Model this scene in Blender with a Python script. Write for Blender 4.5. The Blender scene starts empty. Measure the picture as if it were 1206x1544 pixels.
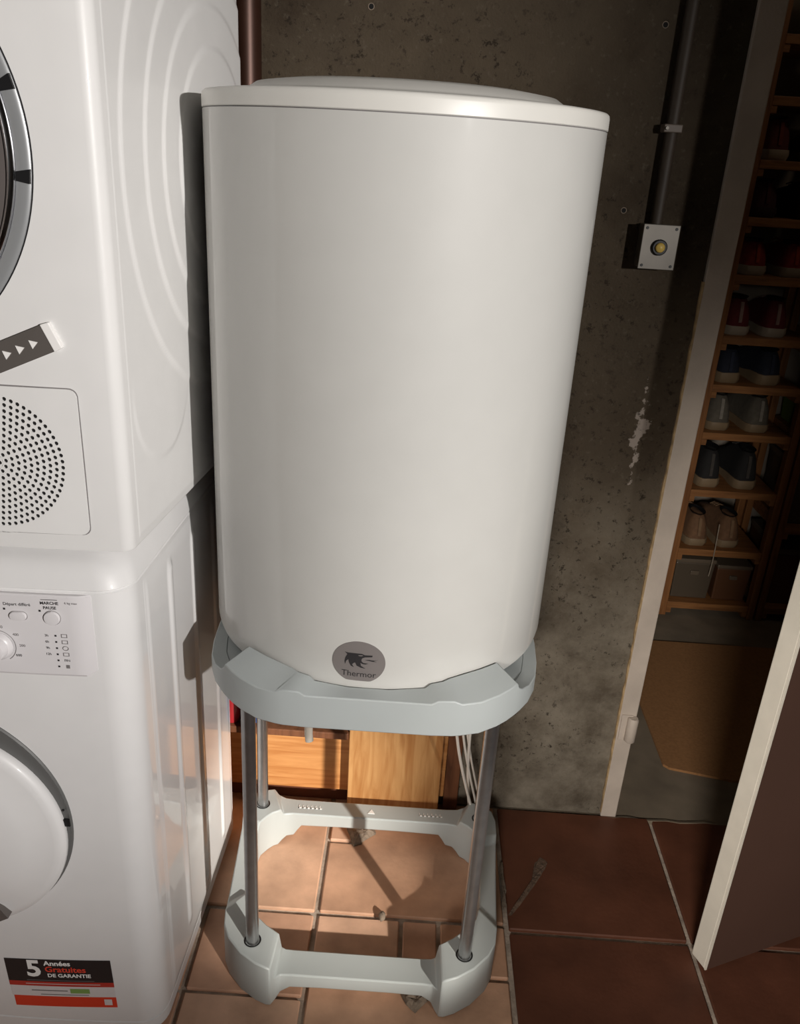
import bpy, bmesh, math, random
from mathutils import Matrix, Vector

random.seed(7)
scene = bpy.context.scene
COL = scene.collection
PI = math.pi

# ------------------------------------------------------------------ camera
CAM_H = 1.33
FOCAL_PX = 1255.0
cam_data = bpy.data.cameras.new('camera')
cam_data.sensor_fit = 'VERTICAL'
cam_data.sensor_height = 24.0
cam_data.lens = 24.0 * FOCAL_PX / 1544.0
cam_data.clip_start = 0.02
cam = bpy.data.objects.new('camera', cam_data)
COL.objects.link(cam)
AX = (0.99783728, 0.06507634, -0.00926452)     # world X, Y, Z written in the camera's right / down / forward axes
AY = (0.03423817, -0.39424274, 0.91836834)
AZ = (0.05611158, -0.91669937, -0.39561819)
cam.matrix_world = Matrix((
    (AX[0], -AX[1], -AX[2], 0.0),
    (AY[0], -AY[1], -AY[2], 0.0),
    (AZ[0], -AZ[1], -AZ[2], CAM_H),
    (0, 0, 0, 1)))
scene.camera = cam

# ------------------------------------------------------------------ light
world = bpy.data.worlds.new('world')
scene.world = world
world.use_nodes = True
world.node_tree.nodes['Background'].inputs['Color'].default_value = (1.0, 0.93, 0.85, 1)
world.node_tree.nodes['Background'].inputs['Strength'].default_value = 0.055


def spot(name, loc, target, energy, color, angle, blend, radius):
    ld = bpy.data.lights.new(name, 'SPOT')
    ld.energy = energy
    ld.color = color
    ld.spot_size = math.radians(angle)
    ld.spot_blend = blend
    ld.shadow_soft_size = radius
    o = bpy.data.objects.new(name, ld)
    o.location = loc
    o.rotation_euler = (Vector(target) - Vector(loc)).to_track_quat('-Z', 'Y').to_euler()
    COL.objects.link(o)
    return o


TORCH = (1.72, -1.45, 1.60)
spot('torch_spill', TORCH, (-0.52, 0.90, 1.15), 425, (1.0, 0.96, 0.92), 46, 1.0, 0.03)
spot('torch_beam', TORCH, (-0.205, 1.305, 0.085), 950, (1.0, 0.93, 0.83), 9.8, 1.0, 0.03)
spot('left_fill', (-0.25, -1.30, 1.40), (0.74, 1.42, 0.25), 235, (1.0, 0.93, 0.85), 33, 1.0, 0.22)  # unseen fill added from front left to lift door edge and lower wall

closet_data = bpy.data.lights.new('closet_fill', 'POINT')  # added fill light, out of view, to brighten the dark upper shelves
closet_data.energy = 1.6
closet_data.color = (1.0, 0.80, 0.60)
closet_data.shadow_soft_size = 0.06
closet_fill = bpy.data.objects.new('closet_fill', closet_data)
closet_fill.location = (1.35, 1.90, 2.20)
COL.objects.link(closet_fill)

scene.view_settings.view_transform = 'Standard'
scene.view_settings.look = 'None'
scene.view_settings.gamma = 1.0
scene.view_settings.use_curve_mapping = False
scene.view_settings.exposure = 0.0


# ------------------------------------------------------------------ materials
def lin(c):
    c = c / 255.0
    return c / 12.92 if c <= 0.04045 else ((c + 0.055) / 1.055) ** 2.4


def rgb(r, g, b):
    return (lin(r), lin(g), lin(b), 1.0)


MATS = {}


def mat(name, color, rough=0.5, metal=0.0, coat=0.0, mottle=0.0, scale=20.0, bump=0.0, bscale=200.0, spec=0.5, alpha=1.0, trans=0.0):
    if name in MATS:
        return MATS[name]
    m = bpy.data.materials.new(name)
    m.use_nodes = True
    nt = m.node_tree
    b = nt.nodes['Principled BSDF']
    b.inputs['Base Color'].default_value = color
    b.inputs['Roughness'].default_value = rough
    b.inputs['Metallic'].default_value = metal
    b.inputs['Coat Weight'].default_value = coat
    b.inputs['Coat Roughness'].default_value = 0.04
    b.inputs['Specular IOR Level'].default_value = spec
    b.inputs['Transmission Weight'].default_value = trans
    b.inputs['Alpha'].default_value = alpha
    tc = nt.nodes.new('ShaderNodeTexCoord')
    n = nt.nodes.new('ShaderNodeTexNoise')
    n.inputs['Scale'].default_value = scale
    n.inputs['Detail'].default_value = 6
    nt.links.new(tc.outputs['Object'], n.inputs['Vector'])
    mm = max(mottle, 0.015)
    mix = nt.nodes.new('ShaderNodeMix')
    mix.data_type = 'RGBA'
    dk = tuple(max(0.0, c * (1 - mm)) for c in color[:3]) + (1,)
    lt = tuple(min(1.0, c * (1 + mm)) for c in color[:3]) + (1,)
    mix.inputs['A'].default_value = dk
    mix.inputs['B'].default_value = lt
    mr = nt.nodes.new('ShaderNodeMapRange')
    mr.inputs['From Min'].default_value = 0.3
    mr.inputs['From Max'].default_value = 0.7
    nt.links.new(n.outputs['Fac'], mr.inputs['Value'])
    nt.links.new(mr.outputs['Result'], mix.inputs['Factor'])
    nt.links.new(mix.outputs['Result'], b.inputs['Base Color'])
    if bump > 0:
        n2 = nt.nodes.new('ShaderNodeTexNoise')
        n2.inputs['Scale'].default_value = bscale
        n2.inputs['Detail'].default_value = 4
        nt.links.new(tc.outputs['Object'], n2.inputs['Vector'])
        bp = nt.nodes.new('ShaderNodeBump')
        bp.inputs['Strength'].default_value = bump
        bp.inputs['Distance'].default_value = 0.004
        nt.links.new(n2.outputs['Fac'], bp.inputs['Height'])
        nt.links.new(bp.outputs['Normal'], b.inputs['Normal'])
    MATS[name] = m
    return m


def wood_mat(name, c1, c2, axis='X', rough=0.55):
    m = bpy.data.materials.new(name)
    m.use_nodes = True
    nt = m.node_tree
    b = nt.nodes['Principled BSDF']
    tc = nt.nodes.new('ShaderNodeTexCoord')
    mp = nt.nodes.new('ShaderNodeMapping')
    s = {'X': (1.2, 14, 14), 'Y': (14, 1.2, 14), 'Z': (14, 14, 1.2)}[axis]
    mp.inputs['Scale'].default_value = s
    nt.links.new(tc.outputs['Object'], mp.inputs['Vector'])
    n = nt.nodes.new('ShaderNodeTexNoise')
    n.inputs['Scale'].default_value = 4.5
    n.inputs['Detail'].default_value = 8
    n.inputs['Distortion'].default_value = 1.2
    nt.links.new(mp.outputs['Vector'], n.inputs['Vector'])
    r = nt.nodes.new('ShaderNodeValToRGB')
    r.color_ramp.elements[0].position = 0.32
    r.color_ramp.elements[0].color = c1
    r.color_ramp.elements[1].position = 0.62
    r.color_ramp.elements[1].color = c2
    nt.links.new(n.outputs['Fac'], r.inputs['Fac'])
    nt.links.new(r.outputs['Color'], b.inputs['Base Color'])
    b.inputs['Roughness'].default_value = rough
    MATS[name] = m
    return m


def concrete_mat(name):
    m = bpy.data.materials.new(name)
    m.use_nodes = True
    nt = m.node_tree
    L = nt.links.new
    b = nt.nodes['Principled BSDF']
    b.inputs['Roughness'].default_value = 0.92
    b.inputs['Specular IOR Level'].default_value = 0.2
    tc = nt.nodes.new('ShaderNodeTexCoord')
    P = tc.outputs['Object']

    def noise(scale, detail=6, rough=0.6, dist=0.0):
        n = nt.nodes.new('ShaderNodeTexNoise')
        n.inputs['Scale'].default_value = scale
        n.inputs['Detail'].default_value = detail
        n.inputs['Roughness'].default_value = rough
        n.inputs['Distortion'].default_value = dist
        L(P, n.inputs['Vector'])
        return n.outputs['Fac']

    def mrange(v, a, c, d=0.0, e=1.0):
        x = nt.nodes.new('ShaderNodeMapRange')
        x.inputs['From Min'].default_value = a
        x.inputs['From Max'].default_value = c
        x.inputs['To Min'].default_value = d
        x.inputs['To Max'].default_value = e
        L(v, x.inputs['Value'])
        return x.outputs['Result']

    def math_(op, a, c):
        x = nt.nodes.new('ShaderNodeMath')
        x.operation = op
        for i, v in enumerate((a, c)):
            if isinstance(v, (int, float)):
                x.inputs[i].default_value = v
            else:
                L(v, x.inputs[i])
        return x.outputs[0]

    def mixc(f, a, c):
        x = nt.nodes.new('ShaderNodeMix')
        x.data_type = 'RGBA'
        L(f, x.inputs['Factor'])
        for k, v in (('A', a), ('B', c)):
            if isinstance(v, tuple):
                x.inputs[k].default_value = v
            else:
                L(v, x.inputs[k])
        return x.outputs['Result']

    base = mixc(mrange(noise(3.2, 5, 0.62, 0.5), 0.32, 0.68), (0.040, 0.028, 0.018, 1), (0.096, 0.073, 0.049, 1))
    base = mixc(mrange(noise(14, 8, 0.7), 0.36, 0.66, 0, 0.6), base, (0.075, 0.058, 0.040, 1))
    base = mixc(mrange(noise(38, 6, 0.75), 0.58, 0.70, 0, 0.75), base, (0.035, 0.025, 0.017, 1))
    base = mixc(mrange(noise(110, 3, 0.6), 0.60, 0.74, 0, 0.35), base, (0.14, 0.118, 0.09, 1))
    # whitewash remains: a tall chalky smear on the wall, as wear with its own outline
    sep = nt.nodes.new('ShaderNodeSeparateXYZ')
    L(P, sep.inputs[0])
    dx = math_('ABSOLUTE', math_('SUBTRACT', sep.outputs['X'], 0.409), 0)
    dz = math_('ABSOLUTE', math_('SUBTRACT', sep.outputs['Z'], 0.895), 0)
    e = math_('ADD', math_('MULTIPLY', dx, 75.0), math_('MULTIPLY', dz, 13.0))
    blob = math_('SUBTRACT', mrange(noise(45, 5, 0.7), 0.3, 0.7, 0.0, 2.0), e)
    base = mixc(mrange(blob, 0.0, 0.25, 0, 0.85), base, (0.34, 0.29, 0.25, 1))
    # paler low on the wall: bounced light painted into the colour, broken up
    low = math_('MULTIPLY', mrange(sep.outputs['Z'], 0.85, 0.35, 0, 1), mrange(noise(8, 8, 0.72, 0.15), 0.32, 0.62, 0.2, 1.0))
    base = mixc(math_('MULTIPLY', low, 0.8), base, (0.30, 0.265, 0.21, 1))
    pits = math_('MULTIPLY', mrange(noise(70, 5, 0.75), 0.57, 0.64), mrange(noise(5, 3, 0.5), 0.40, 0.58))
    base = mixc(math_('MULTIPLY', pits, 0.85), base, (0.022, 0.016, 0.011, 1))
    L(base, b.inputs['Base Color'])
    h = math_('ADD', math_('MULTIPLY', noise(60, 8, 0.75), 0.6), math_('MULTIPLY', noise(220, 3, 0.6), 0.35))
    bp = nt.nodes.new('ShaderNodeBump')
    bp.inputs['Strength'].default_value = 0.55
    bp.inputs['Distance'].default_value = 0.006
    L(h, bp.inputs['Height'])
    L(bp.outputs['Normal'], b.inputs['Normal'])
    return m


M_CONC = concrete_mat('raw_concrete')
M_PLASTER = mat('plaster', rgb(150, 140, 128), 0.9, mottle=0.12, scale=6)
M_GROUT = mat('grout', rgb(172, 158, 144), 0.95, mottle=0.3, scale=40, bump=0.4, bscale=150)
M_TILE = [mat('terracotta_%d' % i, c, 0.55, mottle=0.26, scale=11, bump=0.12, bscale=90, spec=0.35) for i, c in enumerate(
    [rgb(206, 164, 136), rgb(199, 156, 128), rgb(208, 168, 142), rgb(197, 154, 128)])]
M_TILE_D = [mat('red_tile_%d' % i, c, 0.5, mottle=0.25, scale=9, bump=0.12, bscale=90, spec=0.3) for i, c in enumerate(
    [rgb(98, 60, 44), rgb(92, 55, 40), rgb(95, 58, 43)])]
M_WHITE_W = mat('washer_white', rgb(226, 225, 225), 0.4, coat=0.75, spec=0.3)
M_WHITE_D = mat('dryer_white', rgb(228, 227, 226), 0.4, coat=0.35, spec=0.3)
M_PANEL = mat('panel_white', rgb(218, 215, 217), 0.35)
M_BOILER = mat('boiler_enamel', rgb(199, 198, 194), 0.5, coat=0.55, spec=0.25)
M_LID = mat('lid_white', rgb(218, 216, 210), 0.4)
M_STAND = mat('stand_plastic', rgb(176, 182, 182), 0.42)
M_STEEL = mat('steel_tube', rgb(168, 168, 169), 0.3, 0.94, mottle=0.08, scale=60)
M_CHROME = mat('chrome', rgb(225, 225, 228), 0.12, 1.0)
M_GREYRING = mat('grey_ring', rgb(158, 160, 162), 0.35, 0.3)
M_DARKGLASS = mat('dark_glass', rgb(96, 90, 88), 0.18, coat=0.5)
M_DARKRING = mat('dark_ring', rgb(96, 96, 95), 0.4)
M_BLACK = mat('black_plastic', rgb(22, 22, 24), 0.45)
M_HOLE = mat('hole_black', rgb(14, 12, 12), 0.9)
M_STRIP = mat('strip_grey', rgb(108, 102, 98), 0.35, 0.3)
M_PRINTW = mat('print_white', rgb(240, 238, 236), 0.5)
M_PRINTK = mat('print_black', rgb(36, 34, 36), 0.6)
M_PRINTG = mat('print_grey', rgb(120, 116, 116), 0.6)
M_STK = mat('sticker_black', rgb(36, 33, 35), 0.4)
M_STR = mat('sticker_red', rgb(214, 62, 36), 0.4)
M_STDR = mat('sticker_dark_red', rgb(178, 52, 42), 0.4)
M_STW = mat('sticker_white', rgb(214, 208, 208), 0.4)
M_STGN = mat('sticker_green', rgb(126, 158, 86), 0.5)
M_BADGE = mat('badge_grey', rgb(128, 122, 120), 0.45, 0.15)
M_LOGO = mat('logo_black', rgb(44, 42, 44), 0.5)
M_COPPER = mat('copper_brown', rgb(64, 40, 30), 0.42, 0.5, mottle=0.2, scale=12)
M_CONDUIT = mat('conduit', rgb(58, 48, 38), 0.6, mottle=0.15)
M_ZINC = mat('zinc', rgb(124, 119, 112), 0.45, 0.5, mottle=0.1)
M_CLIP = mat('clip_grey', rgb(110, 98, 88), 0.5)
M_YELLOW = mat('button_yellow', rgb(212, 180, 92), 0.4)
M_JAMB = mat('jamb_paint', rgb(190, 178, 166), 0.6, mottle=0.1, scale=15, bump=0.1)
M_RAW = mat('raw_wood_edge', rgb(176, 150, 112), 0.8, mottle=0.3, scale=60)
M_DOORW = mat('door_edge_paint', rgb(232, 226, 212), 0.55, mottle=0.05)
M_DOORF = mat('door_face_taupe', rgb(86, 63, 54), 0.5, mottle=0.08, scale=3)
M_PINE = wood_mat('pine_plank', rgb(178, 116, 62), rgb(204, 146, 90), 'X')
M_PINE_V = wood_mat('pine_post', rgb(172, 118, 66), rgb(200, 152, 98), 'Z')
M_BROWNW = wood_mat('brown_board', rgb(92, 56, 36), rgb(122, 78, 52), 'Z')
M_RACK = wood_mat('rack_wood', rgb(112, 70, 36), rgb(142, 94, 52), 'Z')
M_RACKX = wood_mat('rack_board', rgb(118, 76, 40), rgb(150, 102, 58), 'X')
M_SLAB = mat('closet_concrete', rgb(120, 108, 92), 0.9, mottle=0.2, scale=12)
M_MAT = mat('brown_mat', rgb(150, 108, 68), 0.95, mottle=0.12, scale=160)
M_CEMENT = mat('mortar', rgb(132, 118, 104), 0.95, mottle=0.35, scale=70, bump=0.6, bscale=220)
M_CABLE = mat('white_cable', rgb(226, 220, 212), 0.45)
M_TUBEW = mat('pale_tube', rgb(206, 198, 186), 0.35, 0.2)


# ------------------------------------------------------------------ helpers
class MB:
    """collects shapes, then links them as one mesh object"""

    def __init__(self):
        self.v, self.f = [], []

    def add(self, vs, fs):
        o = len(self.v)
        self.v += [tuple(p) for p in vs]
        self.f += [tuple(i + o for i in q) for q in fs]
        return self

    def box(self, x0, x1, y0, y1, z0, z1):
        vs = [(x, y, z) for z in (z0, z1) for y in (y0, y1) for x in (x0, x1)]
        return self.add(vs, [(0, 2, 3, 1), (4, 5, 7, 6), (0, 1, 5, 4), (2, 6, 7, 3), (0, 4, 6, 2), (1, 3, 7, 5)])

    def prism(self, poly, z0, z1):
        """poly counter-clockwise in x,y"""
        n = len(poly)
        vs = [(x, y, z0) for x, y in poly] + [(x, y, z1) for x, y in poly]
        fs = [tuple(range(n - 1, -1, -1)), tuple(range(n, 2 * n))]
        fs += [(i, (i + 1) % n, n + (i + 1) % n, n + i) for i in range(n)]
        return self.add(vs, fs)

    def prism_xz(self, poly, y0, y1):
        """poly counter-clockwise seen from -y; y0 front, y1 rear"""
        n = len(poly)
        vs = [(x, y0, z) for x, z in poly] + [(x, y1, z) for x, z in poly]
        fs = [tuple(range(n)), tuple(range(2 * n - 1, n - 1, -1))]
        fs += [((i + 1) % n, i, n + i, n + (i + 1) % n) for i in range(n)]
        return self.add(vs, fs)

    def lathe(self, prof, n=64, c=(0, 0, 0), axis='Z'):
        vs, fs = [], []
        k = len(prof)
        for j in range(n):
            a = 2 * PI * j / n
            for r, h in prof:
                if axis == 'Z':
                    p = (c[0] + r * math.cos(a), c[1] + r * math.sin(a), c[2] + h)
                else:          # about -Y : h runs towards the viewer (-y)
                    p = (c[0] + r * math.cos(a), c[1] - h, c[2] + r * math.sin(a))
                vs.append(p)
        for j in range(n):
            j2 = (j + 1) % n
            for i in range(k - 1):
                fs.append((j * k + i, j2 * k + i, j2 * k + i + 1, j * k + i + 1))
        return self.add(vs, fs)

    def tube(self, pts, r, n=12, caps=True):
        pts = [Vector(p) for p in pts]
        vs, fs = [], []
        up = Vector((0.13, 0.21, 0.97))
        for i, p in enumerate(pts):
            d = (pts[min(i + 1, len(pts) - 1)] - pts[max(i - 1, 0)]).normalized()
            s = d.cross(up)
            if s.length < 1e-3:
                s = d.cross(Vector((1, 0, 0)))
            s.normalize()
            t = s.cross(d)
            for j in range(n):
                a = 2 * PI * j / n
                vs.append(tuple(p + s * (r * math.cos(a)) + t * (r * math.sin(a))))
        for i in range(len(pts) - 1):
            for j in range(n):
                j2 = (j + 1) % n
                fs.append((i * n + j, i * n + j2, (i + 1) * n + j2, (i + 1) * n + j))
        if caps:
            fs.append(tuple(range(n - 1, -1, -1)))
            m = (len(pts) - 1) * n
            fs.append(tuple(range(m, m + n)))
        return self.add(vs, fs)

    def mesh(self, name, smooth=False, weld=False):
        me = bpy.data.meshes.new(name)
        me.from_pydata(self.v, [], self.f)
        bm = bmesh.new()
        bm.from_mesh(me)
        if weld:
            bmesh.ops.remove_doubles(bm, verts=bm.verts, dist=1e-5)
        bmesh.ops.recalc_face_normals(bm, faces=bm.faces)
        bm.to_mesh(me)
        bm.free()
        if smooth:
            me.polygons.foreach_set('use_smooth', [True] * len(me.polygons))
        me.update()
        return me

    def build(self, name, m, parent=None, smooth=False, bevel=0.0, weld=False, seg=2, auto=None):
        me = self.mesh(name, smooth or auto is not None, weld)
        return link(name, me, m, parent, bevel, seg, auto)


def link(name, me, m, parent=None, bevel=0.0, seg=2, auto=None):
    o = bpy.data.objects.new(name, me)
    COL.objects.link(o)
    if m is not None:
        me.materials.clear()
        me.materials.append(m)
    if parent is not None:
        o.parent = parent
    if auto is not None:
        sharp_by_angle(me, math.radians(auto))
    if bevel > 0:
        md = o.modifiers.new('edge', 'BEVEL')
        md.width = bevel
        md.segments = seg
        md.limit_method = 'ANGLE'
        md.angle_limit = math.radians(35)
        md.harden_normals = False
    return o


def sharp_by_angle(me, ang):
    bm = bmesh.new()
    bm.from_mesh(me)
    for e in bm.edges:
        if len(e.link_faces) == 2 and e.calc_face_angle(0) > ang:
            e.smooth = False
    bm.to_mesh(me)
    bm.free()


def empty(name, loc=(0, 0, 0), rz=0.0):
    o = bpy.data.objects.new(name, None)
    o.empty_display_size = 0.05
    COL.objects.link(o)
    o.location = loc
    o.rotation_euler = (0, 0, rz)
    return o


def tag(o, label, cat, group=None):
    o['label'] = label
    o['category'] = cat
    if group:
        o['group'] = group
    return o


def structure(o):
    o['kind'] = 'structure'
    return o


def text_mesh(s, size, align='LEFT', bold=0.0):
    cu = bpy.data.curves.new('lettering', 'FONT')
    cu.body = s
    cu.size = size
    cu.align_x = align
    cu.align_y = 'CENTER'
    cu.offset = bold
    cu.resolution_u = 3
    tmp = bpy.data.objects.new('lettering', cu)
    COL.objects.link(tmp)
    dg = bpy.context.evaluated_depsgraph_get()
    dg.update()
    me = bpy.data.meshes.new_from_object(tmp.evaluated_get(dg))
    bpy.data.objects.remove(tmp)
    bpy.data.curves.remove(cu)
    return me


# ------------------------------------------------------------------ the setting
YW = 1.460           # face of the concrete wall
floor = structure(MB().box(-1.1, 3.2, -2.6, YW, -0.06, -0.0065).build('floor', M_GROUT))

TH = 0.0065
tiles = [  # lighter terracotta under the stand: polygon, colour
    ([(-0.478, 1.150), (-0.128, 1.150), (-0.128, 1.455), (-0.478, 1.455)], 0),
    ([(-0.118, 1.150), (0.232, 1.150), (0.232, 1.455), (-0.052, 1.455), (-0.052, 1.322), (-0.118, 1.322)], 1),
    ([(-0.118, 1.330), (-0.060, 1.330), (-0.060, 1.455), (-0.118, 1.455)], 2),
    ([(-0.326, 0.975), (-0.128, 0.975), (-0.128, 1.140), (-0.326, 1.140)], 3),
    ([(-0.478, 0.975), (-0.336, 0.975), (-0.336, 1.140), (-0.478, 1.140)], 1),
    ([(-0.118, 1.035), (0.034, 1.035), (0.034, 1.140), (-0.118, 1.140)], 2),
    ([(0.042, 1.035), (0.104, 1.035), (0.104, 1.140), (0.042, 1.140)], 3),
    ([(0.112, 1.035), (0.232, 1.035), (0.232, 1.140), (0.112, 1.140)], 1),
    ([(-0.118, 0.682), (0.232, 0.682), (0.232, 1.027), (-0.118, 1.027)], 0),
    ([(-0.118, 0.620), (0.232, 0.620), (0.232, 0.674), (-0.118, 0.674)], 1),
    ([(-1.03, 0.620), (-0.686, 0.620), (-0.686, 0.967), (-1.03, 0.967)], 0),
    ([(-1.03, 0.975), (-0.486, 0.975), (-0.486, 1.140), (-1.03, 1.140)], 2),
    ([(-1.03, 1.150), (-0.486, 1.150), (-0.486, 1.455), (-1.03, 1.455)], 3),
    ([(-0.326, 0.620), (-0.128, 0.620), (-0.128, 0.967), (-0.326, 0.967)], 2),
    ([(-0.678, 0.620), (-0.334, 0.620), (-0.334, 0.967), (-0.678, 0.967)], 3),
]
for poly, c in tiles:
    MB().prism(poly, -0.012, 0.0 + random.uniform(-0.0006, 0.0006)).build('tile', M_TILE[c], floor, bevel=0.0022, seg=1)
xs = [0.242, 0.586, 0.930, 1.274]
ys = [-0.601, -0.254, 0.093, 0.440, 0.787, 1.138, 1.462]
k = 0
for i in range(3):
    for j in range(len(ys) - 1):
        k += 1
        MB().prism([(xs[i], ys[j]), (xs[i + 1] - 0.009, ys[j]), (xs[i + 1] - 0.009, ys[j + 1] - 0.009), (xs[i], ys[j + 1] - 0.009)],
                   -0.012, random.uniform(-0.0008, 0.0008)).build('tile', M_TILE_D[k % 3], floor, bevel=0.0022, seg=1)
xl = [-1.030, -0.682, -0.330, -0.123, 0.237]      # the same tiling goes on towards the viewer
yl = [-0.430, -0.082, 0.266, 0.616]
for i in range(4):
    for j in range(3):
        MB().prism([(xl[i] + 0.004, yl[j] + 0.004), (xl[i + 1] - 0.004, yl[j] + 0.004), (xl[i + 1] - 0.004, yl[j + 1] - 0.004), (xl[i] + 0.004, yl[j + 1] - 0.004)],
                   -0.012, 0.0).build('tile', M_TILE[(i + j) % 4], floor, bevel=0.0022, seg=1)

wb = MB()
wb.box(-1.1, 0.472, YW, YW + 0.14, 0, 2.45)
wb.box(1.372, 3.2, YW, YW + 0.14, 0, 2.45)
wb.box(0.472, 1.372, YW, YW + 0.14, 2.06, 2.45)
wall_back = structure(wb.build('wall_back', M_CONC))
structure(MB().box(-1.2, -1.1, -2.6, 2.85, 0, 2.45).build('wall_left', M_PLASTER))
structure(MB().box(3.2, 3.3, -2.6, 2.85, 0, 2.45).build('wall_right', M_PLASTER))
structure(MB().box(-1.2, 3.3, -2.7, -2.6, 0, 2.45).build('wall_front', M_PLASTER))
structure(MB().box(-1.2, 3.3, -2.7, 2.95, 2.45, 2.55).build('ceiling', M_PLASTER))
# store room behind the wall
structure(MB().box(0.10, 3.2, YW, 2.85, -0.06, -0.004).build('floor_closet', M_SLAB))
structure(MB().box(0.10, 3.3, 2.75, 2.85, 0, 2.45).build('wall_closet', M_PLASTER))

# drilled holes with plaster crumbs round the rim
for x, z in ((0.321, 1.264), (-0.105, 1.531), (0.341, 1.530)):
    h = MB().lathe([(0.0034, -0.004), (0.0038, 0.0003), (0.0046, 0.0006), (0.0050, 0.0)], 16, (x, YW, z), 'Y').build('drill_hole', M_CEMENT, wall_back)
    MB().lathe([(0.0, 0.0002), (0.0039, 0.0002), (0.0039, -0.003)], 16, (x, YW, z), 'Y').build('hole_bottom', M_HOLE, h)

# door frame post with its raw edge and hinge lump
trim = structure(MB().prism_xz([(0.472, 0.0), (0.506, 0.0), (0.518, 2.06), (0.4715, 2.06)], YW - 0.009, YW + 0.14).build('trim_1', M_JAMB, bevel=0.002))
e = MB()
n = 60
vs = []
for i in range(n + 1):
    z = 0.01 + i * 1.15 / n
    w = 0.0010 + 0.0026 * random.random()
    vs += [(0.4722, YW - 0.0095, z), (0.4722 - w, YW - 0.006, z), (0.4722 - w, YW + 0.002, z)]
fs = []
for i in range(n):
    a = i * 3
    fs += [(a, a + 1, a + 4, a + 3), (a + 1, a + 2, a + 5, a + 4)]
e.add(vs, fs)
e.build('raw_edge', M_RAW, trim)
h = MB().lathe([(0.0, -0.030), (0.009, -0.030), (0.0115, -0.027), (0.0115, 0.027), (0.009, 0.030), (0.0, 0.030)], 20, (0.499, YW - 0.016, 0.245)).build('hinge', M_JAMB, trim, auto=40)
MB().box(0.476, 0.500, YW - 0.0125, YW - 0.008, 0.213, 0.277).build('hinge_plate', M_JAMB, h, bevel=0.0015)
structure(MB().box(1.336, 1.372, YW - 0.009, YW + 0.14, 0, 2.06).build('trim_2', M_JAMB, bevel=0.002))
structure(MB().box(0.506, 1.336, YW - 0.009, YW + 0.14, 2.03, 2.06).build('trim_3', M_JAMB, bevel=0.002))
# mortar line under the doorway
tl = MB()
pts = []
for i in range(31):
    x = 0.476 + i * 0.86 / 30
    pts.append((x, YW - 0.008 + random.uniform(-0.004, 0.003), -0.006 + random.uniform(0, 0.001)))
tl.tube(pts, 0.0065, 6)
structure(tl.build('trim_4', M_SLAB))

# the open door: free edge towards us, hung on the far right
door = structure(empty('door_1', (0.590, 1.074, 0.006), math.atan2(0.089, 0.209)))
# face towards the viewer is taupe, edge strip is pale paint
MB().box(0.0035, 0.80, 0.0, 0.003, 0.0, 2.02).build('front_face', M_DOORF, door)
MB().box(0.0, 0.80, 0.003, 0.0375, 0.0, 2.02).build('door_leaf', M_DOORW, door, bevel=0.002)
MB().box(0.0, 0.0035, 0.0, 0.003, 0.0, 2.02).build('edge_lipping', M_DOORW, door)
lk = MB().box(-0.0012, 0.0, 0.008, 0.030, 0.95, 1.13).build('latch_plate', M_ZINC, door)
hd = MB().tube([(0.055, -0.002, 1.04), (0.055, -0.045, 1.04), (0.075, -0.055, 1.04), (0.16, -0.055, 1.04)], 0.009, 12).build('door_handle', M_ZINC, door, auto=40)


# ------------------------------------------------------------------ water heater
BX, BY, BR = -0.0355, 1.182, 0.2550
boiler = tag(empty('water_heater', (BX, BY, 0.62)), 'tall white cylindrical water heater standing on a grey stand between dryer and wall', 'water heater')
Z0 = -0.62
prof = [(0.0, 0.648), (0.225, 0.648), (0.246, 0.652), (0.2535, 0.660), (BR, 0.668), (BR, 0.90), (BR, 1.15), (BR, 1.3664)]
MB().lathe([(r, z + Z0) for r, z in prof], 160).build('tank_shell', M_BOILER, boiler, auto=30, weld=True)
MB().lathe([(0.2535, 1.3640 + Z0), (0.2535, 1.3690 + Z0)], 120).build('lid_seam', M_PRINTG, boiler)
prof = [(0.2480, 1.3675), (0.2545, 1.3675), (0.2556, 1.3685), (0.2556, 1.3815), (0.2549, 1.3848), (0.2528, 1.3868), (0.2450, 1.3878),
        (0.2100, 1.3890), (0.2020, 1.3925), (0.1900, 1.4000), (0.1600, 1.4045), (0.0900, 1.4075), (0.0, 1.4085)]
MB().lathe([(r, z + Z0) for r, z in prof], 160).build('lid', M_LID, boiler, auto=40, weld=True)
MB().lathe([(0.0, 0.60), (0.075, 0.60), (0.080, 0.605), (0.080, 0.65)], 48, (0, 0, Z0)).build('heating_flange', M_PRINTG, boiler, auto=40)
# pipe stub hanging below
sx = -0.1255 * 1.10 - BX
stub = MB().tube([(sx, 1.10 - BY, 0.648 + Z0), (sx, 1.10 - BY, 0.452 + Z0), (sx + 0.002, 1.098 - BY, 0.440 + Z0)], 0.0068, 20).build('outlet_tube', M_TUBEW, boiler, auto=40)
MB().tube([(sx, 1.10 - BY, 0.650 + Z0), (sx, 1.10 - BY, 0.615 + Z0)], 0.0115, 6).build('tube_nut', M_ZINC, stub)
sx2 = 0.10
stub = MB().tube([(sx2, 0.06, 0.648 + Z0), (sx2, 0.06, 0.56 + Z0)], 0.0085, 16).build('inlet_tube', M_TUBEW, boiler, auto=40)


def wrap(u, w, r):
    a = u / BR
    return (r * math.sin(a), -r * math.cos(a), w + Z0)


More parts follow.
